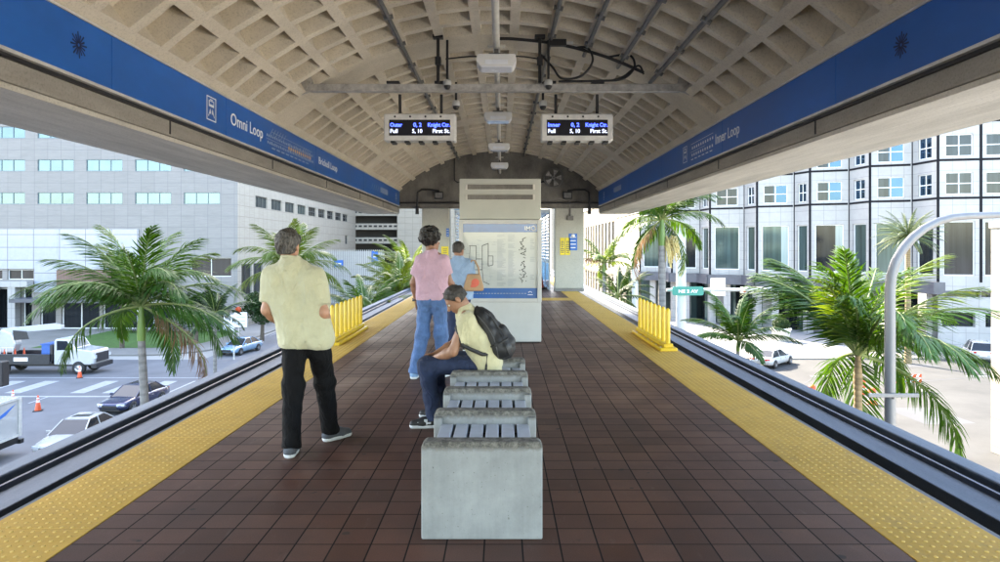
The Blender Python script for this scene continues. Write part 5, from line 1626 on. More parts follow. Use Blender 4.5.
def frond_data(key, kind, leafm, last=False):
    """key picks a variant; meshes are shared between palms"""
    key = key + (leafm.name,)
    if key in _fr: return _fr[key]
    L, seed, nl, leaf, width, droop, elev, plum = kind
    vs, fs, pts = frond_mesh(L, seed, nl, leaf, width, droop, elev, plum)
    b = MB(); b.add(vs, fs); b.mi = 1
    b.tube(pts, [.045 * L / 3 * (1 - .85 * i / (len(pts) - 1)) for i in range(len(pts))], 5)
    me = bpy.data.meshes.new('frond'); me.from_pydata(b.v, [], b.f)
    me.materials.append(leafm); me.materials.append(M['rachis'])
    me.polygons.foreach_set('material_index', b.m); me.polygons.foreach_set('use_smooth', b.sm); me.update()
    _fr[key] = me
    return me
def palm(label, x, y, ztop, nf=15, L=3.2, seed=0, leafm=None, trunkr=.17, shaft=1.1, kind='royal', group='palms around the station', lean=(0, 0), fruit=False, shaftm=None, trunkm=None, z0=None, elmin=-.35, az=None):
    z0 = GZ if z0 is None else z0
    q = random.Random(seed)
    leafm = leafm or M['leaf']
    t = empty('palm_tree', (x, y, z0), 0, label, 'palm tree', group)
    H = ztop - z0
    hs = max(.3, H - shaft)
    b = MB(); n = 12
    ps, rs = [], []
    for i in range(n + 1):
        f = i / n; ps.append((lean[0] * f * f, lean[1] * f * f, hs * f)); rs.append(trunkr * (1.35 - .35 * min(1, f * 5)) * (1 + .10 * math.sin(f * 3.0)) * (1.0 - .18 * f))
    b.tube(ps, rs, 14); b.build('trunk', trunkm or M['trunk'], t)
    top = Vector((lean[0], lean[1], H))
    if shaft > .2:
        b = MB(); c0 = Vector(ps[-1]); b.tube([c0 + Vector((0, 0, -.03)), c0.lerp(top, .25), c0.lerp(top, .7), top + Vector((0, 0, .12))], [trunkr * .92, trunkr * .98, trunkr * .68, trunkr * .40], 12); b.build('crownshaft', shaftm or M['shaft'], t)
    for i in range(nf):
        f = (i + .5) / nf
        el = 1.35 - (1.35 - elmin) * (f ** 1.15)
        if kind == 'date': el = 1.2 - 1.6 * f
        a_ = i * 2.39996 + seed
        if seed == 14 and math.cos(a_) < -.45 and el < .85: el = .85 + .3 * (i % 3) / 2
        if kind == 'royal' and math.sin(a_) < -.35 and el < .45: el = .45 + .35 * (i % 3) / 2
        va = i % 5; band = 0 if el > .8 else (1 if el > .2 else 2)
        if kind == 'royal': sp = (L * (.86 if band == 0 else 1), seed * 7 + va + band * 10, 66, .90 * L / 3.4, .046, (.95, 1.5, 1.55)[band], 0, .6)
        elif kind == 'date': sp = (L, seed * 7 + va, 60, .40, .03, .8, 0, .3)
        else: sp = (L, seed * 7 + va, 62, .58 * L / 2.6, .05, 1.1, 0, .3)
        me = frond_data((kind, seed, va, band, L), sp, M['leafbrown'] if (kind == 'royal' and i == nf - 1 and seed != 14) else (M['leaf2'] if (kind == 'royal' and band == 0 and va in (0, 2)) else leafm), i == nf - 1)
        o = bpy.data.objects.new('frond', me); COL.objects.link(o); o.parent = t
        a = i * 2.39996 + q.uniform(-.25, .25) + seed if az is None else az[i % len(az)] + q.uniform(-.15, .15)
        o.location = top + Vector((math.cos(a) * .04, math.sin(a) * .04, -.05 * f))
        o.rotation_euler = (q.uniform(-.35, .35), -el, a)
    if kind == 'royal' and nf > 9:      # unopened spear
        b = MB(); b.tube([top, top + Vector((.03, 0, L * .3)), top + Vector((.06, .02, L * .55))], [.035, .025, .006], 6); b.build('spear', M['shaft'], t)
    if fruit:
        b = MB()
        for i in range(60):
            a = q.uniform(-.6, 1.2); r = q.uniform(.15, .75); p0 = top + Vector((0, 0, -shaft)); p1 = p0 + Vector((math.cos(a) * r, math.sin(a) * r * .6 - .2, q.uniform(-.2, .5))); p2 = p1 + Vector((math.cos(a) * .15, 0, -q.uniform(.4, 1.0)))
            b.tube([p0, p1, p2], [.012, .02, .03], 4)
        b.build('seed_cluster', M['seed'], t)
    return t
def pxp(px, D): return WX(px, D)
# left side
palm('largest royal palm with green crownshaft rising left of the standing man', WX(147, 24), 24, -.45, 26, 4.0, 3, shaft=1.25, trunkr=.15, lean=(-.2, 0), elmin=-.55)
palm('bright green palm directly behind the standing man', WX(290, 38), 38, .5, 18, 3.7, 5, M['leaf2'], shaft=1.1, trunkr=.17, elmin=-.3)
palm('dark bushy palm right of the standing man and beyond the yellow barrier', WX(366, 33), 33, -2.0, 20, 2.9, 6, M['leaf'], kind='areca', shaft=.6, trunkr=.1, elmin=.0)
palm('wide yellow-green palm just left of the man in pink', WX(400, 40), 40, -1.3, 24, 3.3, 8, M['leaf2'], kind='areca', shaft=.5, trunkr=.12, elmin=-.1)
palm('low yellow-green palm at the guideway between the barrier and the wide palm', WX(383, 31), 31, -2.4, 18, 2.2, 9, M['leaf2'], kind='areca', shaft=.4, trunkr=.09, elmin=0)
palm('pale palm beside the left pillar, tallest of the bushy ones', WX(408, 50), 50, -.2, 22, 3.4, 10, M['leaf2'], kind='areca', shaft=.6, trunkr=.12, elmin=-.1)
palm('dark palm low beside the big royal palm, behind its hanging fronds', WX(215, 46), 46, -3.0, 14, 2.8, 11, M['leafdark'], kind='areca', shaft=.5, trunkr=.12, elmin=-.3)
# right side
palm('large royal palm with brown trunk in front of the curved street lamp', WX(858, 19.5), 19.5, -1.45, 27, 4.3, 14, shaft=1.0, trunkr=.13, trunkm=M['trunkbrown'], shaftm=M['trunkbrown'], elmin=-.6)
palm('small young palm right of the right yellow barrier', WX(738, 30), 30, -2.5, 15, 2.7, 15, M['leaf'], kind='areca', shaft=.5, trunkr=.09, elmin=.1)
palm('tall royal palm with hanging seed clusters near the right pillar', WX(662, 34), 34, 3.0, 19, 3.5, 16, M['leaf'], shaft=1.3, trunkr=.20, fruit=True, elmin=-.75)
palm('grey-green date palm in front of the white bay windows', WX(908, 58), 58, 2.6, 46, 2.9, 17, M['leaf3'], kind='date', shaft=0.1, trunkr=.22, trunkm=M['trunkbrown'])
palm('thin palm left of the tall seeding palm, lower of the pair', WX(618, 44), 44, -1.6, 13, 2.8, 18, M['leafdark'], kind='areca', shaft=.7, trunkr=.12, elmin=-.5)
palm('yellowish palm touching the right pillar edge', WX(604, 52), 52, .4, 13, 2.9, 19, M['leaf2'], shaft=.8, trunkr=.14, elmin=-.5)
palm('distant low dark palm seen between the thin white pole and the seeding palm', WX(628, 60), 60, -2.2, 14, 2.6, 20, M['leafdark'], kind='areca', shaft=.5, trunkr=.15, elmin=-.4)
palm('low palm just left of the teal street sign', WX(690, 36), 36, -4.6, 12, 1.9, 21, M['leaf'], kind='areca', shaft=.4, trunkr=.1, elmin=-.4)

def leaf_cloud(blobs, n, size, seed):
    q = random.Random(seed); vs, fs = [], []
    tot = sum(r[0] * r[1] * r[2] for _, r in blobs)
    for c, r in blobs:
        for _ in range(int(n * r[0] * r[1] * r[2] / tot)):
            while True:
                p = Vector((q.uniform(-1, 1), q.uniform(-1, 1), q.uniform(-1, 1)))
                if .35 < p.length < 1: break
            p = Vector((p.x * r[0], p.y * r[1], p.z * r[2])) + Vector(c)
            d = Vector((q.gauss(0, 1), q.gauss(0, 1), q.gauss(0, .7))).normalized(); e = d.orthogonal().normalized(); e = (e * math.cos(q.uniform(0, 6)) + d.cross(e) * math.sin(q.uniform(0, 6))).normalized()
            s = size * q.uniform(.6, 1.3); k = len(vs)
            vs += [p - d * s, p + e * s * .45, p + d * s, p - e * s * .45]; fs.append([k, k + 1, k + 2, k + 3])
    return vs, fs
def tree(label, x, y, H, rad, seed, leafm, n=3500, trunkr=.18, nb=9):
    q = random.Random(seed)
    t = empty('tree', (x, y, GZ), 0, label, 'tree', 'leafy trees by the left street')
    b = MB(); b.tube([(0, 0, 0), (.05, 0, H * .3), (0, .1, H * .55)], [trunkr * 1.3, trunkr, trunkr * .7], 10)
    blobs = []
    for i in range(nb):
        a = q.uniform(0, 6.28); r = rad * q.uniform(.15, .62); z = H * q.uniform(.48, .88)
        c = (r * math.cos(a), r * math.sin(a), z); blobs.append((c, (rad * q.uniform(.32, .5), rad * q.uniform(.32, .5), H * q.uniform(.10, .17))))
        b.tube([(0, 0, H * .4), (c[0] * .5, c[1] * .5, (H * .4 + z) / 2 + .3), c], [trunkr * .5, trunkr * .3, trunkr * .1], 6)
    b.build('trunk', M['bark'], t)
    vs, fs = leaf_cloud(blobs, n, .16, seed + 1); b = MB(); b.add(vs, fs); b.build('crown', leafm, t)
tree('dark rounded tree in front of the brown screen, behind the large palm', WX(122, 66), 66, 9.8, 3.2, 4, M['leafdark'], 5200)
tree('small dense tree behind the lawn, right of the large palm trunk', WX(196, 70), 70, 5.6, 3.4, 5, M['leafdark'], 4500)
tree('round leafy tree beside the lit side wall', WX(262, 72), 72, 5.2, 2.6, 6, M['leafdark'], 3500)
def hedge(label, x0, x1, y0, y1, h, seed, leafm, n=3000):
    t = empty('hedge', ((x0 + x1) / 2, (y0 + y1) / 2, GZ), 0, label, 'hedge', 'hedges along the streets')
    w, d = (x1 - x0) / 2, (y1 - y0) / 2
    q = random.Random(seed)
    bl_ = [((-w + 2 * w * i / 7, q.uniform(-.2, .2) * d, h * .5), (w / 4.5, d, h * q.uniform(.42, .58))) for i in range(8)]
    vs, fs = leaf_cloud(bl_, n, .11, seed); b = MB(); b.add(vs, fs); b.build('foliage', leafm, t)
    b = MB()
    for c, r in bl_: b.tube([(c[0], c[1], 0), (c[0], c[1], h * .7)], [.04, .015], 5)
    b.build('stems', M['bark'], t)
hedge('clipped hedge along the back of the lawn', -44, -33, 77, 79, 2.0, 3, M['leafdark'])
hedge('hedge running along the side wall of the left building', -31.5, -29.6, 84, 104, 2.2, 5, M['leafdark'], 4000)
hedge('low shrubs at the foot of the right palms', 8.8, 15.5, 21.5, 24.5, .9, 6, M['leaf'], 2500)
hedge('low shrubs by the left bushy palms', WX(345, 31), WX(400, 31), 30, 36, 4.6, 7, M['leaf'], 5000)
pot = empty('planter', (WX(781, 72), 72, GZ + .02), 0, 'big white planter with a clipped round shrub on the forecourt', 'planter')
b = MB(); b.lathe([(.001, 0), (.72, 0), (1.0, 1.15), (1.08, 1.18), (1.08, 1.36), (.96, 1.36), (.92, 1.2), (.001, 1.2)], (0, 0, 0), 24); b.build('pot', M['pot'], pot)
vs, fs = leaf_cloud([((0, 0, 1.75), (.95, .95, .72))], 2600, .09, 4); b = MB(); b.add(vs, fs); b.sphere((0, 0, 1.7), (.75, .75, .55), 12, 8); b.build('shrub', M['leafdark'], pot)

# ------------------------------------------------------------------ vehicles
def wheel(par, x, y, r, w, sx):
    b = MB(); b.lathe([(r * .62, -w / 2), (r * .95, -w / 2), (r, -w * .35), (r, w * .35), (r * .95, w / 2), (r * .62, w / 2)], (0, 0, 0), 22, 'x')
    t = b.build('wheel', M['tyre'], par); t.location = (x, y, r)
    b = MB(); b.lathe([(.001, sx * w * .36), (r * .2, sx * w * .40), (r * .22, sx * w * .30), (r * .60, sx * w * .34), (r * .64, sx * w * .5)], (0, 0, 0), 22, 'x')
    for k in range(5):
        a = k * 2 * math.pi / 5; b.bar((sx * w * .4, 0, 0), (sx * w * .42, math.cos(a) * r * .58, math.sin(a) * r * .58), .05, .05)
    b.build('rim', M['rim'], t)
def car(label, paint, loc, rz, L=4.75, Wd=1.84, H=1.44, kind='sedan', group='cars on the streets', sunroof=False):
    t = empty('car', loc, rz, label, 'car', group)
    hw = Wd / 2
    # lower body: stations from tail (-) to nose (+) along y
    if kind == 'sedan': st = [(-.5, .55, .74, .84, .82), (-.485, .34, .88, .95, .92), (-.40, .26, .92, .99, 1.0), (-.2, .24, .92, 1.0, 1.0), (.0, .24, .90, 1.0, 1.0), (.16, .24, .88, 1.0, 1.0), (.30, .25, .83, .99, .99), (.42, .27, .76, .97, .95), (.475, .32, .68, .90, .86), (.5, .42, .60, .78, .74)]
    else: st = [(-.5, .5, .98, .9, .9), (-.48, .36, 1.05, .97, .95), (-.38, .30, 1.06, 1, 1), (-.1, .28, 1.04, 1, 1), (.16, .28, 1.02, 1, 1), (.30, .29, 1.0, .99, .99), (.43, .31, .92, .97, .95), (.485, .38, .82, .9, .88), (.5, .5, .72, .8, .78)]
    rings = []
    for (f, zb, zt, w1, w0) in st:
        y = f * L; m = zb + (zt - zb) * .55
        half = [(hw * w0 * .86, zb), (hw * w1 * .985, zb + .10), (hw * w1, m), (hw * w1 * .965, zt - .09), (hw * w1 * .88, zt - .012), (hw * w1 * .5, zt + .018)]
        rings.append([(x, y, z) for x, z in half] + [(-x, y, z) for x, z in half[::-1]])
    n = 12; vs = [p for r_ in rings for p in r_]; fs = []
    for i in range(len(rings) - 1):
        for k in range(n):
            k2 = (k + 1) % n; fs.append([i * n + k, (i + 1) * n + k, (i + 1) * n + k2, i * n + k2])
    fs += [list(range(n)), [(len(rings) - 1) * n + k for k in range(n)][::-1]]
    b = MB(); b.add(vs, fs, True); b.build('body', paint, t)
    zb = .90 if kind == 'sedan' else 1.04
    if kind == 'sedan': yb0, yr0, yr1, yb1 = -.40 * L, -.235 * L, .045 * L, .235 * L
    else: yb0, yr0, yr1, yb1 = -.47 * L, -.40 * L, .04 * L, .24 * L
    wb, wr = hw * .90, hw * .68
    mid = (yb0 + yb1) / 2
    A = [(-wb, yb0, zb - .02), (wb, yb0, zb - .02), (wb, yb1, zb - .05), (-wb, yb1, zb - .05)]; Bq = [(-wr, yr0, H - .05), (wr, yr0, H - .05), (wr, yr1, H - .04), (-wr, yr1, H - .04)]
    b = MB(); b.add(A + Bq, [[0, 1, 5, 4], [2, 3, 7, 6], [1, 2, 6, 5], [3, 0, 4, 7]]); b.build('windows', M['carglass'], t, .03)
    b = MB()
    rp = [(-wr - .02, yr0 - .06, H - .075), (wr + .02, yr0 - .06, H - .075), (wr + .02, yr1 + .05, H - .065), (-wr - .02, yr1 + .05, H - .065), (-wr * .85, yr0 + .1, H - .005), (wr * .85, yr0 + .1, H - .005), (wr * .85, yr1 - .1, H - .005), (-wr * .85, yr1 - .1, H - .005)]
    b.add(rp, [[3, 2, 1, 0], [4, 5, 6, 7], [0, 1, 5, 4], [1, 2, 6, 5], [2, 3, 7, 6], [3, 0, 4, 7]], True)
    for s in (-1, 1):
        for (p, q) in (((s * wb, yb0, zb - .03), (s * wr, yr0, H - .06)), ((s * wb, yb1, zb - .05), (s * wr, yr1, H - .05)), ((s * wb * 1.0, mid, zb - .03), (s * wr, (yr0 + yr1) / 2, H - .05))): b.bar(p, q, .05, .06)
    b.build('roof', paint, t, .015)
    if sunroof: b = MB(); b.box(-.42, .42, yr0 + .55, yr1 - .3, H - .004, H + .004); b.build('sunroof', M['carglass'], t)
    r = .33 if kind == 'sedan' else .37
    for sx in (-1, 1):
        for y in (-.295 * L, .315 * L):
            b = MB(); b.lathe([(.001, 0), (r * 1.14, 0), (r * 1.14, sx * .012), (.001, sx * .012)], (sx * (hw * .985), y, r), 20, 'x'); b.build('wheel_arch', M['black'], t)
            wheel(t, sx * (hw - .085), y, r, .22, sx)
        hb = .62 if kind == 'sedan' else .80
        b = MB(); b.obox((sx * hw * .70, .482 * L, hb), (.42, .10, .12), Matrix.Rotation(-sx * .35, 3, 'Z')); b.build('headlight', M['headlight'], t, .02)
        b = MB(); b.obox((sx * hw * .70, -.49 * L, hb + .13), (.40, .10, .15), Matrix.Rotation(sx * .22, 3, 'Z')); b.build('taillight', M['taillight'], t, .02)
        b = MB(); b.obox((sx * (hw + .06), .17 * L, zb + .06), (.20, .10, .13)); b.build('mirror', paint, t, .03)
        b = MB()
        for y in (-.09 * L, .10 * L): b.box(min(sx * hw * .985, sx * (hw * 1.0 + .012)), max(sx * hw * .985, sx * (hw + .012)), y - .09, y + .09, zb - .20, zb - .17)
        b.build('door_handle', M['chrome'], t)
    b = MB(); b.box(-.48, .48, .492 * L, .503 * L, .42, .60); b.box(-.62, .62, .485 * L, .50 * L, .28, .38); b.build('grille', M['black'], t, .01)
    b = MB(); b.box(-.26, .26, -.512 * L, -.498 * L, .62, .75); b.build('number_plate', M['letter'], t)
    return t
car('white sedan with dark sunroof heading toward the viewer, cut by the left guideway', M['carwhite'], (-21.2, 34.0, GZ), math.pi + .06, sunroof=True, L=4.95, Wd=1.88)
car('navy blue sedan behind the white one on the left street', M['carblue'], (-22.9, 42.3, GZ), math.pi - .10)
car('pale blue car farther up the left street, mostly behind the standing man', M['carpale'], (-24.6, 64, GZ), math.pi - .2)
car('white sedan seen from behind on the bright right road', M['carwhite'], (23.0, 57.2, GZ), -.80)
car('white suv at the far right before the stone pier', M['carwhite'], (42.4, 60.0, GZ), -.45, L=4.8, Wd=1.95, H=1.78, kind='suv')

# crane truck across the crossing
t = empty('crane_truck', (-39.6, 54, GZ), 0, 'white-cab utility truck with black flatbed and folded white crane', 'truck')
b = MB(); b.box(-1.9, 7.6, -.45, .45, .55, .85); b.box(-1.0, 4.4, -1.15, 1.15, .86, 1.02); b.build('chassis', M['truckblack'], t, .02)
b = MB(); b.box(-1.0, 4.3, -1.2, -1.02, .80, 1.6); b.box(-1.0, 4.3, 1.02, 1.2, .80, 1.6); b.box(4.2, 4.42, -1.01, 1.01, 1.03, 2.3); b.build('flatbed', M['truckblack'], t, .02)
b = MB(); pr = [(4.55, .75), (7.7, .75), (7.75, 1.35), (7.6, 1.85), (6.2, 2.02), (5.7, 2.75), (4.7, 2.8), (4.55, 2.6)]
b.prism(pr, lambda p: (p[0], -1.08, p[1]), lambda p: (p[0], 1.08, p[1])); b.build('cab', M['carwhite'], t, .10, 3)
for s in (-1, 1):
    b = MB(); b.add([(4.8, s * 1.085, 1.9), (5.95, s * 1.085, 1.95), (5.6, s * 1.085, 2.62), (4.8, s * 1.085, 2.64)], [[0, 1, 2, 3]]); b.build('side_window', M['carglass'], t)
b = MB(); b.add([(6.16, -.92, 2.10), (6.16, .92, 2.10), (5.75, .86, 2.70), (5.75, -.86, 2.70)], [[0, 1, 2, 3]]); b.build('windscreen', M['carglass'], t)
b = MB(); b.box(7.70, 7.80, -.8, .8, .95, 1.65); b.box(7.5, 7.95, -1.12, 1.12, .5, .85); b.build('grille', M['truckblack'], t, .02)
for s in (-1, 1): b = MB(); b.box(7.66, 7.78, s * .93 - .13, s * .93 + .13, 1.25, 1.5); b.build('headlight', M['headlight'], t)
for x in (.55, 6.5):
    for s in (-1, 1):
        b = MB(); b.lathe([(.3, -.15), (.48, -.15), (.52, -.1), (.52, .1), (.48, .15), (.3, .15)], (0, 0, 0), 22, 'y'); w = b.build('wheel', M['tyre'], t); w.location = (x, s * .98, .52)
        b = MB(); b.lathe([(.001, s * .1), (.1, s * .13), (.13, s * .07), (.30, s * .09), (.31, s * .15)], (0, 0, 0), 20, 'y'); b.build('rim', M['rim'], w)
b = MB(); b.box(1.5, 2.6, -1.206, -1.201, 1.06, 1.36); b.build('red_plate', M['letter'], t)
text('plate_lettering', 'DETOUR', .2, (.12, -1.208, 1.13), (1, 0, 0), (0, 0, 1), M['redlamp'], t, .95) if False else None
b = MB(); b.lathe([(.001, 1.02), (.55, 1.02), (.5, 1.5), (.3, 1.6), (.001, 1.6)], (.2, 0, 0), 16); b.build('turntable', M['dark'], t)
b = MB(); b.prism([(-1.6, 1.6), (-.5, 1.6), (-.2, 2.3), (-.5, 3.1), (-1.4, 3.45), (-1.9, 3.2), (-1.8, 2.4)], lambda p: (p[0] + 1.3, -.42, p[1]), lambda p: (p[0] + 1.3, .42, p[1])); b.build('crane_base', M['carwhite'], t, .12)
b = MB(); b.prism([(-1.4, 3.05), (3.6, 3.45), (3.6, 3.75), (2.9, 3.9), (-1.2, 3.5)], lambda p: (p[0] + 1.0, -.2, p[1]), lambda p: (p[0] + 1.0, .2, p[1])); b.build('crane_boom', M['carwhite'], t, .04)
b = MB(); b.prism([(-2.15, 2.6), (-1.7, 2.7), (-1.5, 3.5), (-1.9, 3.7), (-2.3, 3.3)], lambda p: (p[0] + 1.3, -.6, p[1]), lambda p: (p[0] + 1.3, -.43, p[1])); b.build('hydraulics', M['truckblack'], t, .02); b = MB(); b.prism([(-.3, 2.6), (.9, 2.7), (.7, 3.3), (-.4, 3.4)], lambda p: (p[0] + 1.3, -.48, p[1]), lambda p: (p[0] + 1.3, -.43, p[1])); b.build('hydraulics', M['truckblack'], t, .02)
b = MB(); b.box(3.3, 4.1, -.85, .85, 2.301, 2.36); b.box(3.4, 4.1, -.8, .8, 1.03, 2.3); b.build('blue_locker', M['truckblue'], t, .03)
b = MB()
for x, y in ((.2, -.4), (.5, .3), (.9, -.2), (1.2, .4)): b.lathe([(.14, 1.03), (.03, 1.9), (.001, 1.9)], (x, y, 0), 10)
b.box(-.2, 1.6, -.95, -.6, 1.03, 1.5); b.build('cone_stack', M['orange'], t)
b = MB()
for x in (-.2, .3, .8, 1.3): b.bar((x, -1.0, 1.5), (x, -1.0, 2.1), .04, .04)
b.bar((-.2, -1.0, 2.1), (1.4, -1.0, 2.1), .04, .04); b.build('bed_rail', M['trim'], t)
b = MB(); b.box(-3.4, -1.05, -1.1, 1.1, 1.15, 1.7); b.build('blue_tailboard', M['truckblue'], t, .05)
for s in (-1, 1):
    b = MB(); b.box(-3.2, -1.05, s * .8 - .05, s * .8 + .05, .5, 1.149); b.build('tail_bracket', M['truckblack'], t)

# box truck, lower left
t = empty('box_truck', (-24.25, 30.6, GZ), 0, 'white box truck with a blue swoosh at the lower left corner', 'truck')
b = MB(); b.box(-1.25, 1.25, -7, 1.8, .95, 2.85); b.build('box', M['carwhite'], t, .04)
b = MB(); b.box(1.26, 1.30, -7, 1.75, .97, 1.08); b.box(1.26, 1.30, -7, 1.75, 2.72, 2.83); b.box(1.26, 1.31, 1.62, 1.80, .97, 2.83); b.build('edge_trim', M['trim'], t)
b = MB(); b.prism([(-4.2, 1.55), (-2, 1.72), (0, 2.05), (1.45, 2.55), (.8, 2.15), (-.6, 1.78), (-2.4, 1.52), (-4.2, 1.42)], lambda p: (1.262, p[0], p[1]), lambda p: (1.254, p[0], p[1])); b.build('swoosh', M['noticeb'], t)
b = MB(); b.box(.95, 1.17, 1.801, 1.815, 2.25, 2.5); b.box(-1.1, 1.1, 1.802, 1.812, 1.05, 2.15); b.build('rear_panel', M['white'], t)
b = MB(); b.box(-1.0, 1.0, -7, 2.0, .55, .90); b.box(-1.1, 1.1, 2.0, 2.25, .5, .72); b.build('chassis', M['truckblack'], t, .02)
b = MB(); b.box(-1.15, 1.15, -9.4, -7.1, .6, 2.5); b.build('cab', M['carwhite'], t, .15, 3)
b = MB(); b.box(1.152, 1.158, -8.8, -7.5, 1.5, 2.2); b.build('side_window', M['carglass'], t)
for y in (-8.2, .0):
    for s in (-1, 1):
        wheel(t, s * 1.02, y, .42, .28, s)
for s in (-1, 1): b = MB(); b.box(s * .95 - .1, s * .95 + .1, 2.251, 2.28, .55, .68); b.build('taillight', M['taillight'], t)
t = empty('white_trailer_post', (-23.6, 29.6, GZ), 0, 'white slanted post beside the box truck', 'post')
b = MB(); b.bar((-.3, 0, 2.2), (.25, 0, .04), .12, .12); b.build('arm', M['white'], t, .01)
b = MB(); b.box(.1, .4, -.15, .15, 0, .05); b.bar((-.45, 0, 2.1), (-.1, 0, 2.3), .2, .18); b.build('bracket', M['white'], t)

cone(WX(38, 41.2), 41.2, GZ + .0, 'orange cone with white bands between the box truck and the navy car', .95)
cone(WX(98.5, 54.0), 51.6, GZ, 'orange cone at the front wheel of the crane truck', .9)
cone(WX(13, 43.5), 43.5, GZ, 'small orange cone half hidden behind the box truck roof', .8)
def drum(x, y, lab):
    c = empty('traffic_drum', (x, y, GZ), 0, lab, 'traffic drum', 'orange drums at the right roadworks')
    b = MB(); b.lathe([(.001, 0), (.32, 0), (.32, .06), (.25, .07), (.23, .9), (.17, 1.0), (.001, 1.0)], (0, 0, 0), 16); b.build('drum_body', M['orange'], c)
    for z in (.3, .62): b = MB(); b.lathe([(.250, z), (.246, z + .13)], (0, 0, 0), 16); b.build('band', M['reflect'], c)
drum(WX(812, 44), 44, 'orange drum on the bright paving left of the brown palm trunk')
drum(WX(862, 46), 46, 'orange drum right of the brown palm trunk, left one of two')
drum(WX(872, 43), 43, 'orange drum right of the brown palm trunk, right one of two')
t = empty('roadworks_barricade', (WX(905, 47), 47, GZ), .2, 'orange and white barricade behind the hanging palm fronds', 'barricade')
b = MB()
for x in (-1.2, 1.2): b.box(x - .04, x + .04, -.3, .3, 0, .06); b.box(x - .03, x + .03, -.03, .03, .061, 1.1)
b.build('frame', M['white'], t)
for z in (.55, .9):
    b = MB(); b.box(-1.3, 1.3, -.06, -.031, z, z + .22); o = b.build('rail', M['orange'], t)
    b = MB()
    for i in range(5): b.quad((-1.2 + i * .5, -.063, z), (-1.0 + i * .5, -.063, z), (-.85 + i * .5, -.063, z + .22), (-1.05 + i * .5, -.063, z + .22))
    b.build('stripes', M['reflect'], o)

# ------------------------------------------------------------------ street furniture
D = 13.5
lp = empty('street_lamp', (WX(890, D), D, GZ), 0, 'tall grey street lamp with curved arm on the right', 'street lamp')
zt = WZ(216, D) - GZ
pts = [(0, 0, .05), (0, 0, 4), (0, 0, WZ(275, D) - GZ - .3)]
z1 = pts[-1][2]
for i in range(1, 9):
    a = i / 8 * math.pi / 2; pts.append((1.55 * (1 - math.cos(a)), 0, z1 + (zt - z1) * math.sin(a)))
pts.append((2.5, 0, zt + .03))
b = MB(); b.tube(pts, [.115, .105, .10] + [.098 - .004 * i for i in range(8)] + [.06], 16); b.build('pole', M['lamp'], lp)
b = MB(); b.tube([(2.35, 0, zt + .02), (2.75, 0, zt + .03)], .05, 10); b.build('arm_end', M['lamp'], lp)
b = MB(); b.obox((3.05, 0, zt + .02), (.75, .30, .14)); b.build('lamp_head', M['lamp'], lp, .05)
b = MB(); b.obox((3.08, 0, zt - .065), (.5, .22, .03)); b.build('lens', M['lens'], lp)
zb = WZ(394, D) - GZ
b = MB(); b.bar((-.50, -.12, zb), (.50, -.12, zb), .05, .07); b.build('cross_arm', M['lamp'], lp, .008)
b = MB(); b.cyl((0, 0, 0), (0, 0, .05), .26, 16); b.build('base_plate', M['lamp'], lp)
b = MB(); b.cyl((0, -.115, 7), (0, -.09, 7), .02, 8); b.cyl((0, -.115, 6.2), (0, -.09, 6.2), .02, 8); b.build('bolt', M['dark'], lp)

D = 42.0
ms = empty('traffic_signal', (WX(681, D), D, GZ), 0, 'thick white traffic signal pole with long white arm and signal heads', 'traffic signal')
b = MB(); b.tube([(0, 0, 0), (0, 0, 11.2)], [.33, .29], 18); b.build('pole', M['white'], ms)
za = WZ(290, D) - GZ
b = MB(); b.tube([(-.9, 0, za), (0, 0, za), (WX(771, D) - WX(681, D), -.4, za + .05)], [.10, .13, .09], 10); b.build('arm', M['white'], ms)
def shead(x, m, nm='signal_head'):
    b = MB(); b.box(x - .52, x + .52, -.30, -.10, za - .18, za + .20); h = b.build(nm, M['white'], ms, .03)
    for i in range(3):
        q = MB(); q.lathe([(.001, -.325), (.11, -.32), (.125, -.305)], (x - .32 + .32 * i, 0, za), 12, 'y'); q.build('signal_lens', m if i == 0 else M['dark'], h)
    return h
shead(WX(748, D) - WX(681, D), M['redlamp']); shead(WX(762, D) - WX(681, D), M['redlamp'])
b = MB(); x = WX(717, D) - WX(681, D); b.box(x - .45, x + .45, -.22, -.18, za - .35, za + .75); b.build('regulatory_plate', M['letter'], ms)
sg = empty('street_sign', (WX(688, D - .6), D - .6, WZ(291, D - .6)), 0, 'teal street name sign reading NE 2 AV on the signal arm', 'street sign')
b = MB(); w, h = .84, .27
pr = [(w * cx + .12 * math.cos(a), h * cz * 1 - cz * .12 + .12 * math.sin(a)) for cx, cz, a0 in ((1, 1, 0), (-1, 1, math.pi / 2), (-1, -1, math.pi), (1, -1, 1.5 * math.pi)) for a in np.linspace(a0, a0 + math.pi / 2, 5)]
b.prism(pr, lambda p: (p[0], -.02, p[1]), lambda p: (p[0], .02, p[1])); b.build('plate', M['signgreen'], sg)
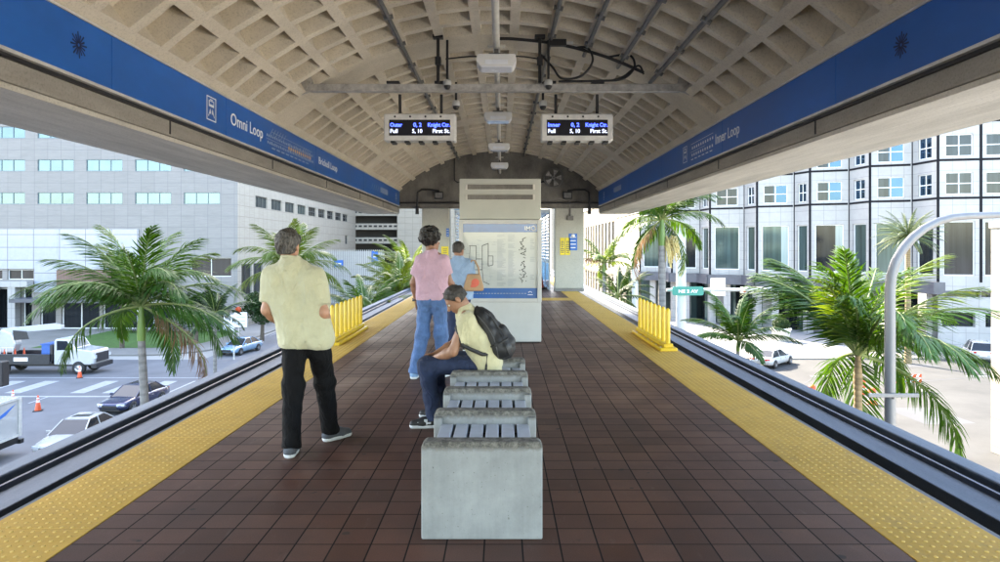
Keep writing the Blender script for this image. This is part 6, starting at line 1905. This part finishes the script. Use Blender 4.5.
text('lettering', 'NE 2 AV', .26, (0, -.024, -.10), (1, 0, 0), (0, 0, 1), M['letter'], sg, 1.2, 'CENTER', bold=.01)
t = empty('utility_pole', (WX(635, 50), 50, GZ), 0, 'thin white pole left of the tall seeding palm', 'pole')
b = MB(); b.tube([(0, 0, 0), (0, 0, 9.2)], [.26, .22], 14); b.build('shaft', M['white'], t)
b = MB(); b.cyl((0, 0, 0), (0, 0, .06), .4, 14); b.build('base', M['white'], t)
t = empty('pedestrian_signal', (WX(2, 26), 26, GZ), 0, 'dark signal box on a pole at the left picture edge', 'signal')
b = MB(); b.tube([(-.35, 0, 0), (-.35, 0, 5)], .08, 10); b.build('pole', M['dark'], t)
b = MB(); b.box(-.25, .15, -.2, .2, WZ(386, 26) - GZ, WZ(361, 26) - GZ); b.build('signal_box', M['truckblack'], t, .04)
b = MB(); b.box(-.33, -.2501, -.05, .05, 4.2, 4.6); b.build('bracket', M['dark'], t)
t = empty('road_sign', (WX(234, 60), 60, GZ), 0, 'white two-panel road sign on a bent pole left of the standing man', 'road sign')
b = MB(); b.tube([(0, 0, 0), (0, 0, 2.2), (.0, 0, 4.1)], .07, 8); b.build('post', M['white'], t)
b = MB(); b.box(-.9, .05, -.12, -.08, 2.6, 4.0); b.build('panel', M['lens'], t)
b = MB(); b.box(.1, 1.2, -.12, -.08, 2.9, 4.2); o = b.build('panel', M['letter'], t)
b = MB()
for i in range(3): b.box(.25, 1.05, -.13, -.121, 3.1 + .3 * i, 3.2 + .3 * i)
b.build('sign_lines', M['inkgrey'], o)
b = MB(); b.obox((.1, -.1, 1.5), (.22, .2, .4)); b.build('push_box', M['dark'], t)
t = empty('road_sign', (WX(238.5, 72), 72, GZ), 0, 'small round orange sign on a thin pole by the lawn', 'road sign')
b = MB(); b.tube([(0, 0, 0), (0, 0, 3.4)], .035, 8); b.build('post', M['trim'], t)
b = MB(); b.lathe([(.001, -.06), (.34, -.06), (.34, -.03), (.001, -.03)], (0, 0, 3.3), 16, 'y'); b.build('plate', M['orange'], t)
